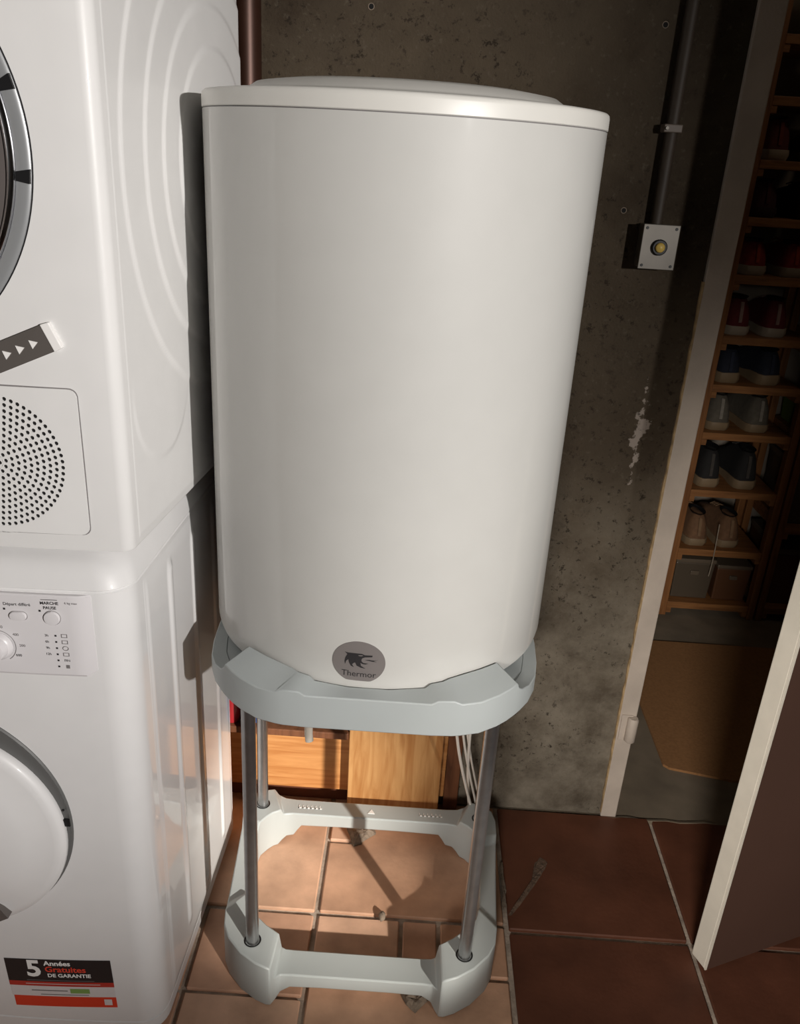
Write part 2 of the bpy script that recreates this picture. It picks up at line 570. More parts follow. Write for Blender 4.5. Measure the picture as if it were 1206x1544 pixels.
BU, BZ = -0.0160, 0.7115      # badge centre: along the shell, height
bd = MB()
out = []
for i in range(64):
    a = 2 * PI * i / 64
    x, z = 0.0352 * math.cos(a), 0.0318 * math.sin(a)
    if z < -0.0285:
        z = -0.0285
    out.append((x, z))
for rr in (0.0, 1.0):
    pass
vs = [wrap(BU, BZ, BR + 0.0009)]
NR = 5
for q in range(1, NR + 1):
    for x, z in out:
        vs.append(wrap(BU + x * q / NR, BZ + z * q / NR, BR + 0.0009))
fs = [(0, 1 + i, 1 + (i + 1) % 64) for i in range(64)]
for q in range(NR - 1):
    for i in range(64):
        fs.append((1 + q * 64 + i, 1 + (q + 1) * 64 + i, 1 + (q + 1) * 64 + (i + 1) % 64, 1 + q * 64 + (i + 1) % 64))
base = len(vs)
for x, z in out:
    vs.append(wrap(BU + x, BZ + z, BR - 0.0005))
lr = 1 + (NR - 1) * 64
for i in range(64):
    fs.append((lr + i, base + i, base + (i + 1) % 64, lr + (i + 1) % 64))
bd.add(vs, fs)
badge = bd.build('badge', M_BADGE, boiler, auto=30)
badge['label'] = 'grey badge with a black wolf head and the word Thermor'


def logo_poly(pts):
    res = []
    for x, y in pts:
        u = (x - 557) * 0.0000941
        w = -(y - 0.061 * (x - 557) - 450) * 0.0000941
        res.append((u, w))
    return res


wolf = [(355, 278), (400, 292), (520, 298), (600, 303), (640, 324), (748, 328), (744, 354), (640, 360), (606, 376), (594, 402), (600, 430),
        (626, 452), (694, 462), (650, 476), (612, 470), (582, 452), (592, 500), (658, 546), (590, 532), (530, 500), (508, 448), (488, 458),
        (466, 480), (492, 528), (450, 508), (420, 452), (410, 402), (380, 432), (366, 484), (356, 432), (368, 370), (394, 318)]
tongue = [(640, 404), (700, 398), (748, 408), (838, 404), (764, 416), (808, 436), (745, 428), (698, 414)]
eye = [(548, 326), (606, 324), (616, 334), (590, 342), (556, 338)]


def print_on_shell(name, poly_or_mesh, r, m, parent, ou=0.0, ow=0.0):
    if isinstance(poly_or_mesh, list):
        bm = bmesh.new()
        f = bm.faces.new([bm.verts.new((u, w, 0)) for u, w in poly_or_mesh])
        bmesh.ops.triangulate(bm, faces=bm.faces)
        me = bpy.data.meshes.new(name)
        bm.to_mesh(me)
        bm.free()
    else:
        me = poly_or_mesh
    for v in me.vertices:
        v.co = wrap(BU + ou + v.co.x, BZ + ow + v.co.y, r)
    return link(name, me, m, parent)


print_on_shell('wolf_emblem', logo_poly(wolf), BR + 0.00125, M_LOGO, badge)
print_on_shell('tongue_mark', logo_poly(tongue), BR + 0.00125, M_LOGO, badge)
print_on_shell('eye_mark', logo_poly(eye), BR + 0.0014, M_BADGE, badge)
print_on_shell('lettering', text_mesh('Thermor', 0.0125, 'CENTER'), BR + 0.00125, M_LOGO, badge, 0.0005, -0.0180)

# ------------------------------------------------------------------ stand
stand = tag(empty('heater_stand', (BX, BY, 0.0)), 'pale grey plastic stand with four steel tubes carrying the water heater', 'stand')


def ring_loft(stations, name, parent, m, bevel=0.003):
    """stations: (outer xy, inner xy, z_outer_top, z_inner_top, z_bottom) round a closed loop"""
    mb = MB()
    vs, fs = [], []
    n = len(stations)
    for (o, i, zo, zi, zb) in stations:
        vs += [(o[0], o[1], zb), (o[0], o[1], zo), (i[0], i[1], zi), (i[0], i[1], zb)]
    for s in range(n):
        t = (s + 1) % n
        for q in range(4):
            r = (q + 1) % 4
            fs.append((s * 4 + q, t * 4 + q, t * 4 + r, s * 4 + r))
    mb.add(vs, fs)
    return mb.build(name, m, parent, auto=38, bevel=bevel)


def mirror(st):
    """right half given from front centre to rear centre; add the left half"""
    left = [((-o[0], o[1]), (-i[0], i[1]), a, b, c) for (o, i, a, b, c) in st]
    return st + left[::-1]


def Y(y):
    return y - BY


HB = 0.090
half = [
    # outer            inner              z top            bottom
    ((0.060, Y(0.972)), (0.060, Y(1.020)), 0.052, 0.054, 0.024),
    ((0.112, Y(0.972)), (0.112, Y(1.020)), 0.052, 0.054, 0.022),
    ((0.128, Y(0.970)), (0.126, Y(1.020)), 0.053, 0.055, 0.012),
    ((0.136, Y(0.962)), (0.133, Y(1.021)), 0.055, 0.058, 0.001),
    ((0.142, Y(0.953)), (0.138, Y(1.022)), HB - 0.004, HB - 0.002, 0.0),
    ((0.150, Y(0.953)), (0.146, Y(1.026)), HB, HB, 0.0),
    ((0.168, Y(0.960)), (0.162, Y(1.036)), HB, HB, 0.0),
    ((0.196, Y(0.978)), (0.178, Y(1.050)), HB, HB, 0.0),
    ((0.222, Y(1.005)), (0.192, Y(1.062)), HB, HB, 0.0),
    ((0.235, Y(1.030)), (0.203, Y(1.078)), HB, HB, 0.0),
    ((0.240, Y(1.062)), (0.209, Y(1.100)), HB, HB, 0.0),
    ((0.242, Y(1.082)), (0.211, Y(1.112)), HB - 0.012, HB - 0.012, 0.0),
    ((0.244, Y(1.120)), (0.213, Y(1.130)), HB - 0.012, HB - 0.012, 0.0),
    ((0.249, Y(1.200)), (0.218, Y(1.200)), HB - 0.012, HB - 0.012, 0.0),
    ((0.254, Y(1.270)), (0.220, Y(1.258)), HB - 0.012, HB - 0.012, 0.0),
    ((0.255, Y(1.282)), (0.218, Y(1.272)), HB, HB, 0.0),
    ((0.256, Y(1.320)), (0.206, Y(1.290)), HB, HB, 0.0),
    ((0.250, Y(1.345)), (0.197, Y(1.300)), HB, HB, 0.0),
    ((0.232, Y(1.362)), (0.188, Y(1.305)), HB, HB, 0.0),
    ((0.205, Y(1.368)), (0.182, Y(1.310)), HB, HB, 0.006),
    ((0.196, Y(1.368)), (0.178, Y(1.312)), HB - 0.014, HB - 0.014, 0.010),
    ((0.180, Y(1.362)), (0.172, Y(1.316)), HB - 0.016, HB - 0.016, 0.014),
    ((0.158, Y(1.360)), (0.158, Y(1.318)), HB - 0.016, HB - 0.016, 0.016),
    ((0.150, Y(1.360)), (0.150, Y(1.318)), HB - 0.016, HB - 0.016, 0.030),
    ((0.142, Y(1.360)), (0.142, Y(1.318)), HB - 0.016, HB - 0.016, 0.042),
    ((0.060, Y(1.360)), (0.060, Y(1.318)), HB - 0.016, HB - 0.016, 0.044),
]
base = ring_loft(mirror(half), 'base_frame', stand, M_STAND, 0.0025)
# faint raised marks moulded into the rear beam
mk = MB()
for x0, n_, w in ((-0.150, 6, 0.0085), (0.100, 6, 0.0085)):
    for i in range(n_):
        x = x0 + i * w
        mk.box(x, x + 0.0055, Y(1.3345), Y(1.3375), 0.0738, 0.0750)
        mk.box(x, x + 0.0014, Y(1.3345), Y(1.3430), 0.0738, 0.0750)
mk.prism([(-0.006, Y(1.332)), (0.008, Y(1.332)), (0.001, Y(1.344))], 0.0738, 0.0750)
mk.build('moulded_marks', M_PRINTW, base)['kind'] = 'stuff'

RODS = [(-0.180, Y(1.003)), (0.180, Y(1.003)), (-0.2215, Y(1.322)), (0.2215, Y(1.322))]
for x, y in RODS:
    MB().lathe([(0.0, 0.05), (0.0108, 0.05), (0.0108, 0.645), (0.0, 0.645)], 28, (x, y, 0)).build('tube_leg', M_STEEL, stand, auto=40)
    MB().lathe([(0.0118, HB + 0.0006), (0.0145, HB + 0.0006)], 28, (x, y, 0)).build('socket_gap', M_BLACK, base)

# upper deck that cradles the tank
ZB = 0.619
half = [
    ((0.030, Y(0.903)), (0.030, Y(0.918)), 0.6700, 0.6735, ZB),
    ((0.084, Y(0.903)), (0.084, Y(0.919)), 0.6700, 0.6735, ZB),
    ((0.092, Y(0.9035)), (0.092, Y(0.920)), 0.6750, 0.6790, ZB),
    ((0.114, Y(0.905)), (0.112, Y(0.924)), 0.6755, 0.6800, ZB),
    ((0.124, Y(0.907)), (0.119, Y(0.932)), 0.6700, 0.6830, ZB),
    ((0.150, Y(0.915)), (0.142, Y(0.944)), 0.6700, 0.6850, ZB),
    ((0.175, Y(0.932)), (0.163, Y(0.958)), 0.6710, 0.6850, ZB),
    ((0.190, Y(0.946)), (0.176, Y(0.970)), 0.6715, 0.6850, ZB),
    ((0.202, Y(0.960)), (0.187, Y(0.983)), 0.6720, 0.6845, ZB),
    ((0.2045, Y(0.963)), (0.1890, Y(0.985)), 0.6640, 0.6690, ZB),
    ((0.2110, Y(0.972)), (0.1950, Y(0.991)), 0.6560, 0.6520, ZB),
    ((0.2240, Y(0.992)), (0.2060, Y(1.008)), 0.6490, 0.6460, ZB),
    ((0.236, Y(1.022)), (0.216, Y(1.034)), 0.6450, 0.6445, ZB),
    ((0.2420, Y(1.060)), (0.222, Y(1.070)), 0.6450, 0.6445, ZB),
    ((0.2450, Y(1.110)), (0.225, Y(1.115)), 0.6450, 0.6445, ZB),
    ((0.2450, Y(1.200)), (0.225, Y(1.200)), 0.6450, 0.6445, ZB),
    ((0.2450, Y(1.290)), (0.225, Y(1.280)), 0.6450, 0.6445, ZB),
    ((0.2370, Y(1.340)), (0.216, Y(1.325)), 0.6450, 0.6445, ZB),
    ((0.2150, Y(1.375)), (0.196, Y(1.355)), 0.6450, 0.6445, ZB),
    ((0.1750, Y(1.395)), (0.160, Y(1.375)), 0.6450, 0.6445, ZB),
    ((0.0600, Y(1.400)), (0.060, Y(1.380)), 0.6450, 0.6445, ZB),
]
for q in range(9):      # the inner lip of the front ridge follows the tank
    o, i, zo, zi, zb = half[q]
    d = Vector(o).normalized() * 0.2580
    half[q] = (o, (d.x, d.y), zo, zi, zb)
full = mirror(half)
deck = ring_loft(full, 'upper_deck', stand, M_STAND, 0.0015)
# floor of the cradle, with the wide opening for pipes
plate = []
for (o, i, zo, zi, zb) in full:
    d = Vector(i).normalized() * 0.10
    plate.append(((i[0], i[1]), (d.x, d.y), 0.6440, 0.6440, 0.634))
ring_loft(plate, 'cradle_plate', deck, M_STAND, 0.0)
for sgn in (-1, 1):
    for y0 in (1.003, 1.322):
        xx = 0.180 if y0 < 1.1 else 0.2215
        MB().lathe([(0.0112, 0.600), (0.0165, 0.600), (0.0180, 0.640), (0.0112, 0.640)], 28, (sgn * xx, Y(y0), 0)).build('tube_socket', M_STAND, deck, auto=40)


# ------------------------------------------------------------------ laundry machines
def rounded_front(W, D, bow, rc, nfront=22, ncorner=8):
    """plan outline, anticlockwise seen from above, from rear-left round the front to rear-right"""
    hw = W / 2
    pts = [(-hw, D / 2), (-hw, D / 4), (-hw, 0)]
    xe = hw - rc

    def fy(x):
        return -D / 2 - bow * (1 - (x / hw) ** 2)
    y0 = fy(xe)
    slope = 2 * bow * xe / hw ** 2
    a0 = math.atan(slope)
    # corner arc: tangent to the side and to the bowed front
    cx = hw - rc
    arc = []
    for i in range(ncorner + 1):
        a = -PI / 2 + a0 + (PI / 2 - a0) * i / ncorner
        arc.append((rc * math.cos(a), rc * math.sin(a)))
    off = (hw - arc[-1][0], 0)
    x_start = hw - rc + arc[0][0]
    y_start = fy(x_start)
    cy = y_start - arc[0][1]
    right = [(hw - rc + ax, cy + ay) for ax, ay in arc]
    front = [(-x_start + 2 * x_start * i / nfront) for i in range(1, nfront)]
    left = [(-x, y) for x, y in right][::-1]
    return pts + left + [(x, fy(x)) for x in front] + right + [(hw, 0), (hw, D / 4), (hw, D / 2)], fy


def shell(name, outline, levels, parent, m, auto=35, bevel=0):
    """levels: (z, inset) ; outline scaled inwards by inset"""
    mb = MB()
    n = len(outline)
    vs, fs = [], []
    for z, ins in levels:
        for x, y in outline:
            s = math.copysign(1, x)
            nx = x - s * ins if abs(x) > ins else x
            ny = y + ins if y < 0 else y - ins * 0.3
            vs.append((nx, ny, z))
    for l in range(len(levels) - 1):
        for i in range(n):
            j = (i + 1) % n
            fs.append((l * n + i, l * n + j, (l + 1) * n + j, (l + 1) * n + i))
    fs.append(tuple(range(n - 1, -1, -1)))
    b = (len(levels) - 1) * n
    fs.append(tuple(range(b, b + n)))
    mb.add(vs, fs)
    return mb.build(name, m, parent, auto=auto, bevel=bevel)


def relief_panel(name, x, y0, y1, z0, z1, ny, nz, fn, parent, m):
    """pressed sheet-metal side: a grid whose x follows the pressed relief"""
    mb = MB()
    vs, fs = [], []
    for j in range(nz + 1):
        for i in range(ny + 1):
            y = y0 + (y1 - y0) * i / ny
            z = z0 + (z1 - z0) * j / nz
            ed = min(i, ny - i, j, nz - j)
            vs.append((x + (fn(y, z) if ed > 0 else -0.0006), y, z))
    for j in range(nz):
        for i in range(ny):
            a = j * (ny + 1) + i
            fs.append((a, a + 1, a + ny + 2, a + ny + 1))
    mb.add(vs, fs)
    return mb.build(name, m, parent, smooth=True)


def ss(a, b, x):
    t = max(0.0, min(1.0, (x - a) / (b - a)))
    return t * t * (3 - 2 * t)


def place(o_xy, yaw, W, D, wx, wy):
    """root location such that the local front-right corner lands on (wx, wy)"""
    a, b = W / 2, -D / 2
    c, s = math.cos(yaw), math.sin(yaw)
    return (wx - (a * c - b * s), wy - (a * s + b * c))


def put_print(me, name, m, parent, x, y, z, tilt=0.0, slope=0.0):
    """flat lettering on a front face: mesh xy -> local xz; slope = dy/dx of the bowed front"""
    c, s = math.cos(tilt), math.sin(tilt)
    for v in me.vertices:
        u, w = v.co.x, v.co.y
        u, w = u * c - w * s, u * s + w * c
        v.co = (x + u, y + slope * u, z + w)
    return link(name, me, m, parent)


def conform(o, fy):
    """bend a part, built about y = 0, onto the bowed front"""
    for v in o.data.vertices:
        v.co.y += fy(max(-0.28, min(0.28, v.co.x)))
    return o


# ---- washer
WW, WD, WH = 0.600, 0.445, 0.860
wyaw = math.radians(-1.9)
wx, wy = place(None, wyaw, WW, WD, -0.3365, 0.884)
washer = tag(empty('washing_machine', (wx, wy, 0.0), wyaw), 'white front-loading washing machine on the tiles beneath the dryer, with warranty sticker', 'washing machine')
wout, wfy = rounded_front(WW, WD, 0.016, 0.042)
shell('body', wout, [(0.012, 0.004), (0.016, 0.0), (0.0375, 0.0), (0.0385, 0.0016), (0.0400, 0.0016), (0.0410, 0.0), (0.30, 0.0), (0.60, 0.0), (0.814, 0.0), (0.8155, 0.0014), (0.8175, 0.0014),
                    (0.819, 0.0), (0.835, 0.004), (0.848, 0.012), (0.856, 0.024), (0.860, 0.042)], washer, M_WHITE_W, auto=32)
for sx_ in (-1, 1):
    for sy in (-1, 1):
        MB().lathe([(0.0, 0.0), (0.022, 0.0), (0.022, 0.006), (0.012, 0.008), (0.012, 0.016)], 20, (sx_ * 0.25, sy * 0.17, 0)).build('foot', M_BLACK, washer)


def washer_relief(y, z):
    h = 0.0
    for yc, z0, z1 in ((-0.072, 0.10, 0.775), (0.035, 0.08, 0.775), (0.145, 0.08, 0.775)):
        d = abs(y - yc)
        top = max(0.0, z - z1, z0 - z)
        r = math.hypot(d, top)
        h += 0.0030 * (1 - ss(0.003, 0.012, r))
    # shallow pressed frame round the sheet
    fr = min(y + 0.165, 0.212 - y, z - 0.045, 0.800 - z)
    h += 0.0015 * ss(0.0, 0.008, fr)
    return 0.0004 + h


side = relief_panel('side_panel', WW / 2, -0.170, 0.218, 0.036, 0.812, 150, 90, washer_relief, washer, M_WHITE_W)

# control panel: slab following the bowed front, with a chamfered right end
pz0, pz1 = 0.697, 0.8135
px0, px1 = -0.285, 0.2565
vs, fs = [], []
N = 28
for i in range(N + 1):
    x = px0 + (px1 - px0) * i / N
    pr = 0.0060
    if i == N:
        pr = 0.0005
    if i == N - 1:
        x = 0.2440
    if i == N - 2:
        x = 0.2300
    y = wfy(x)
    zb = pz0 + (0.006 if i == N else 0)
    vs += [(x, y + 0.004, zb), (x, y - pr + 0.0015, zb), (x, y - pr, zb + 0.003), (x, y - pr, pz1 - 0.002), (x, y - pr + 0.0015, pz1), (x, y + 0.004, pz1)]
for i in range(N):
    for q in range(6):
        r = (q + 1) % 6
        fs.append((i * 6 + q, (i + 1) * 6 + q, (i + 1) * 6 + r, i * 6 + r))
fs.append((0, 1, 2, 3, 4, 5))
fs.append(tuple(N * 6 + q for q in (5, 4, 3, 2, 1, 0)))
panel = MB().add(vs, fs).build('control_panel', M_PANEL, washer, auto=25)


def wl(X):
    """world x of a spot on the washer front -> local x"""
    return X - wx + 0.006


def pface(x):
    return wfy(x) - 0.0061


def slope_at(x, h=0.01):
    return (wfy(x + h) - wfy(x - h)) / (2 * h)


def pill(hw, hh, n=10):
    pts = []
    r = hh
    for c, a0 in ((hw - r, -PI / 2), (-(hw - r), PI / 2)):
        for i in range(n + 1):
            a = a0 + PI * i / n
            pts.append((c + r * math.cos(a), r * math.sin(a)))
    return pts


def push_button(x, z, hw, hh, name='button'):
    pts = pill(hw, hh)
    y = pface(x)
    s = slope_at(x)
    mb = MB()
    n_ = len(pts)
    vs, fs = [], []
    for sc, d in ((1.0, 0.0), (1.0, 0.0018), (0.92, 0.0032), (0.6, 0.0036)):
        for u, w in pts:
            vs.append((x + u * sc, y - d + s * u * sc, z + w * sc))
    for l in range(3):
        for i in range(n_):
            j = (i + 1) % n_
            fs.append((l * n_ + i, l * n_ + j, (l + 1) * n_ + j, (l + 1) * n_ + i))
    fs.append(tuple(range(3 * n_, 4 * n_)))
    mb.add(vs, fs)
    b = mb.build(name, M_PANEL, panel, auto=40)
    rim = MB()
    vs = [(x + u * k_, y - 0.0002 + s * u * k_, z + w * k_) for k_ in (0.97, 1.07) for u, w in pts]
    rim.add(vs, [(i, (i + 1) % n_, n_ + (i + 1) % n_, n_ + i) for i in range(n_)])
    rim.build('button_gap', M_PRINTG, b)
    return b


push_button(wl(-0.466), 0.7835, 0.0105, 0.0060)
push_button(wl(-0.507), 0.7825, 0.0105, 0.0060)
push_button(wl(-0.425), 0.7825, 0.0098, 0.0098)
kx, kz = wl(-0.497), 0.7385
knob = MB().lathe([(0.0, 0.017), (0.012, 0.017), (0.0145, 0.0155), (0.016, 0.006), (0.0185, 0.004), (0.0195, 0.0)], 40, (kx, pface(kx), kz), 'Y').build('dial', M_PANEL, panel, auto=40)
MB().box(kx - 0.001, kx + 0.001, pface(kx) - 0.0174, pface(kx) - 0.0165, kz + 0.004, kz + 0.012).build('dial_pointer', M_PRINTG, knob)
mb = MB()
vs, fs = [], []
for i in range(33):
    a = math.radians(95 - 150 * i / 32)
    for r in (0.0222, 0.0230):
        u = r * math.cos(a)
        vs.append((kx + u, pface(kx) - 0.0004 + slope_at(kx) * u, kz + r * math.sin(a)))
for i in range(32):
    fs.append((2 * i, 2 * i + 1, 2 * i + 3, 2 * i + 2))
mb.add(vs, fs).build('dial_scale', M_PRINTG, panel)


def ptext(s, X, z, size, m=M_PRINTK, align='CENTER', bold=0.0):
    x = wl(X)
    return put_print(text_mesh(s, size, align, bold), 'lettering', m, panel, x, pface(x) - 0.0006, z, 0.0, slope_at(x))


ptext('Départ différé', -0.466, 0.7995, 0.0058)
ptext('Rapide', -0.507, 0.7985, 0.0058)
ptext('MARCHE', -0.4265, 0.8030, 0.0056, bold=0.0001)
ptext('PAUSE', -0.4265, 0.7965, 0.0056, bold=0.0001)
ptext('6 kg max', -0.4005, 0.8040, 0.0042, M_PRINTG)
ptext('400', -0.4725, 0.7560, 0.0050, M_PRINTG)
ptext('500', -0.4660, 0.7405, 0.0050, M_PRINTG)
ptext('600', -0.4720, 0.7260, 0.0050)
ptext('60', -0.4900, 0.7660, 0.0055, M_PRINTG)
for i, s_ in enumerate(('3h', '6h', '9h', '12h')):
    ptext(s_, -0.4345, 0.7572 - 0.0090 * i, 0.0048, M_PRINTK)


def pmark(X, z, w, h, m, name, hollow=False, roundish=False):
    x = wl(X)
    y = pface(x) - 0.0005
    s = slope_at(x)
    mb = MB()
    if hollow:
        n_ = 20 if roundish else 4
        vs = []
        for k_ in (1.0, 0.76):
            for i in range(n_):
                a = 2 * PI * i / n_ + (0 if roundish else PI / 4)
                q = 1.0 if roundish else 1.414
                u, v = 0.5 * w * q * math.cos(a) * k_, 0.5 * h * q * math.sin(a) * k_
                vs.append((x + u, y + s * u, z + v))
        fs = [(i, (i + 1) % n_, n_ + (i + 1) % n_, n_ + i) for i in range(n_)]
    else:
        vs = [(x + u * w / 2, y + s * u * w / 2, z + v * h / 2) for u, v in ((-1, -1), (1, -1), (1, 1), (-1, 1))]
        fs = [(0, 1, 2, 3)]
    return mb.add(vs, fs).build(name, m, panel)


for i in range(6):
    z = 0.7572 - 0.0090 * i
    pmark(-0.4235, z, 0.0024, 0.0024, M_PRINTK, 'indicator_dot')
pmark(-0.4130, 0.7572, 0.0075, 0.0052, M_PRINTG, 'tub_symbol', True)
pmark(-0.4130, 0.7482, 0.0075, 0.0052, M_PRINTG, 'rinse_symbol', True)
pmark(-0.4130, 0.7392, 0.0078, 0.0066, M_PRINTG, 'spin_symbol', True, True)
pmark(-0.4130, 0.7302, 0.0076, 0.0050, M_PRINTG, 'drain_symbol', True)
ptext('FIN', -0.4125, 0.7212, 0.0048)
pmark(-0.4125, 0.7122, 0.0045, 0.0050, M_PRINTG, 'lock_symbol')
pmark(-0.4390, 0.7920, 0.0026, 0.0026, M_PRINTK, 'indicator_dot')
pmark(-0.4820, 0.7925, 0.0026, 0.0026, M_PRINTK, 'indicator_dot')
# rounded frame round the two start words
pmark(-0.4265, 0.8078, 0.0200, 0.0007, M_PRINTK, 'start_line')

# porthole: dark recessed ring and convex white door
dcx, dcz = -0.001, 0.447
ring = conform(MB().lathe([(0.2010, -0.010), (0.2010, 0.0015), (0.1990, 0.0030), (0.1972, 0.0020), (0.1950, 0.0014), (0.1700, 0.0014), (0.1300, 0.0014)], 96, (dcx, 0, dcz), 'Y').build('door_recess', M_DARKRING, washer, auto=40), wfy)
dox, doz = dcx + 0.0150, dcz - 0.0180
od = conform(MB().lathe([(0.1755, -0.004), (0.1775, 0.003), (0.1760, 0.009), (0.170, 0.0135), (0.162, 0.0150), (0.150, 0.017), (0.130, 0.023), (0.110, 0.028), (0.060, 0.032), (0.0, 0.0335)], 96,
                (dox, 0, doz), 'Y').build('door', M_WHITE_W, washer, auto=50), wfy)
conform(MB().box(0.1840, 0.1975, -0.0045, 0.003, dcz - 0.001, dcz + 0.011).build('door_latch', M_BLACK, ring), wfy)
for dz in (0.026, -0.010):
    conform(MB().lathe([(0.0, 0.003), (0.0016, 0.003), (0.0016, 0.0)], 10, (dcx + 0.1905, 0, dcz + dz), 'Y').build('screw', M_BLACK, ring), wfy)
# dark grip strip low on the door, tilted
c_, s_ = math.cos(math.radians(30)), math.sin(math.radians(30))
gx, gz = wl(-0.5400), 0.300
pts = [(-0.085, -0.014), (0.0, -0.014), (0.0, 0.014), (-0.085, 0.014)]
poly = [(gx + u * c_ - w * s_, gz + u * s_ + w * c_) for u, w in pts]
conform(MB().prism_xz(poly, -0.0260, -0.010).build('door_grip', M_STRIP, od), wfy)

# sticker
stx, stz = wl(-0.4850), 0.1225
sy_ = wfy(stx) - 0.0008
ssl = slope_at(stx)
tilt = math.radians(2.0)


def sticker_rect(u0, u1, w0, w1, m, name, parent, lift):
    """thin curved rectangle on the bowed front; u right, w up from the sticker centre"""
    n_ = 10
    vs, fs = [], []
    for i in range(n_ + 1):
        u = u0 + (u1 - u0) * i / n_
        for w in (w0, w1):
            x = stx + u * math.cos(tilt) - w * math.sin(tilt)
            z = stz + u * math.sin(tilt) + w * math.cos(tilt)
            vs.append((x, wfy(x) - 0.0006 - lift, z))
    for i in range(n_):
        fs.append((2 * i, 2 * i + 2, 2 * i + 3, 2 * i + 1))
    return MB().add(vs, fs).build(name, m, parent)


stk = sticker_rect(-0.081, 0.081, 0.004, 0.0525, M_STK, 'warranty_sticker', washer, 0.0)
stk['label'] = 'black, white and red warranty sticker'
sticker_rect(-0.081, 0.081, -0.0060, 0.004, M_STDR, 'red_band', stk, 0.0)
sticker_rect(-0.080, 0.081, -0.0285, -0.0060, M_STW, 'white_band', stk, 0.0)
sticker_rect(-0.078, 0.081, -0.0515, -0.0285, M_STR, 'red_band', stk, 0.0)
sticker_rect(0.012, 0.042, -0.0205, -0.0105, M_STGN, 'green_mark', stk, 0.0003)
sticker_rect(-0.048, 0.008, -0.0165, -0.0145, M_PRINTG, 'small_print', stk, 0.0003)
sticker_rect(-0.035, 0.040, -0.0250, -0.0235, M_PRINTG, 'small_print', stk, 0.0003)
sticker_rect(-0.052, 0.052, 0.0068, 0.0078, M_PRINTG, 'small_print', stk, 0.0003)
sticker_rect(-0.055, 0.060, 0.0000, -0.0012, M_STW, 'small_print', stk, 0.0003)
sticker_rect(0.062, 0.074, -0.0460, -0.0330, M_STW, 'code_patch', stk, 0.0003)


def stext(s, u, w, size, m, bold=0.0, align='LEFT'):
    me = text_mesh(s, size, align, bold)
    for v in me.vertices:
        uu, ww = u + v.co.x, w + v.co.y
        x = stx + uu * math.cos(tilt) - ww * math.sin(tilt)
        z = stz + uu * math.sin(tilt) + ww * math.cos(tilt)
        v.co = (x, wfy(x) - 0.0012, z)
    return link('lettering', me, m, stk)


stext('5', -0.0500, 0.0315, 0.0480, M_PRINTW, 0.0014)
stext('Années', -0.0210, 0.0445, 0.0135, M_PRINTW, 0.0004)
stext('Gratuites', -0.0210, 0.0315, 0.0165, mat('print_red', rgb(220, 70, 52), 0.5), 0.0004)
stext('DE GARANTIE', -0.0185, 0.0185, 0.0105, M_PRINTW, 0.0003)

# ---- dryer on top
DW, DD, DH = 0.600, 0.480, 0.850
dyaw = math.radians(-4.6)
dx_, dy_ = place(None, dyaw, DW, DD, -0.3330, 0.904)
DZ = 0.8605
dryer = tag(empty('tumble_dryer', (dx_, dy_, DZ), dyaw), 'white tumble dryer stacked on the washing machine, with round door and perforated vent', 'tumble dryer')
dout, dfy = rounded_front(DW, DD, 0.026, 0.016)
shell('body', dout, [(0.0, 0.008), (0.003, 0.001), (0.006, 0.0), (0.25, 0.0), (0.5, 0.0), (0.835, 0.0), (0.846, 0.004), (0.85, 0.012)], dryer, M_WHITE_D, auto=32)


def dryer_relief(y, z):
    r = math.hypot(y - 0.108, (z - 0.440))
    h = 0.0
    for rr, hh in ((0.305, 0.0022), (0.245, 0.0022), (0.195, 0.0022), (0.145, 0.0022)):
        h += hh * (1 - ss(rr - 0.006, rr, r))
    q = math.hypot(y + 0.115, z - 0.180)
    h += 0.0012 * (1 - ss(0.089, 0.093, q)) * (1 - ss(-0.06, 0.02, y + 0.115 - 0.09)) * (1 - ss(0.15, 0.22, z))
    return 0.0004 + h


relief_panel('side_panel', DW / 2, -0.218, 0.236, 0.010, 0.835, 150, 220, dryer_relief, dryer, M_WHITE_D)


def dl(X, Z):
    """world x,z of a spot on the dryer's front -> local x,z"""
    return X - dx_ + 0.018, Z - DZ


def dsl(x, h=0.01):
    return (dfy(x + h) - dfy(x - h)) / (2 * h)


# round door
cx_, cz_ = 0.0, 1.310 - DZ
rim = conform(MB().lathe([(0.2318, -0.010), (0.2318, 0.0020), (0.2300, 0.0032), (0.2275, 0.0035), (0.2190, 0.0035), (0.2170, 0.0025), (0.2150, -0.004)], 128, (cx_, 0, cz_), 'Y').build('door_ring', M_GREYRING, dryer, auto=40), dfy)
conform(MB().lathe([(0.2330, -0.005), (0.2330, 0.0006), (0.2316, 0.0006)], 128, (cx_, 0, cz_), 'Y').build('ring_gap', M_BLACK, rim, auto=40), dfy)
conform(MB().lathe([(0.2165, 0.002), (0.2150, 0.0065), (0.2125, 0.0085), (0.2100, 0.007), (0.2090, 0.003)], 128, (cx_, 0, cz_), 'Y').build('chrome_rim', M_CHROME, rim, auto=60), dfy)
conform(MB().lathe([(0.2095, 0.004), (0.180, 0.008), (0.12, 0.014), (0.06, 0.018), (0.0, 0.019)], 96, (cx_, 0, cz_), 'Y').build('door_glass', M_DARKGLASS, dryer, auto=60), dfy)
for ang in (15.5, -6.0):
    a = math.radians(ang)
    px_, pz_ = cx_ + 0.2265 * math.cos(a), cz_ + 0.2265 * math.sin(a)
    poly = []
    for u, w in ((-0.0085, -0.005), (0.0050, -0.006), (0.0050, 0.008), (-0.0085, 0.004)):
        poly.append((px_ + u * math.cos(a) - w * math.sin(a), pz_ + u * math.sin(a) + w * math.cos(a)))
    conform(MB().prism_xz(poly, -0.0052, 0.002).build('hinge_clip', M_BLACK, rim), dfy)

# tilted dark strip with white triangles
ex, ez = dl(-0.392, 1.127)
ti = math.radians(24)
ct, st_ = math.cos(ti), math.sin(ti)


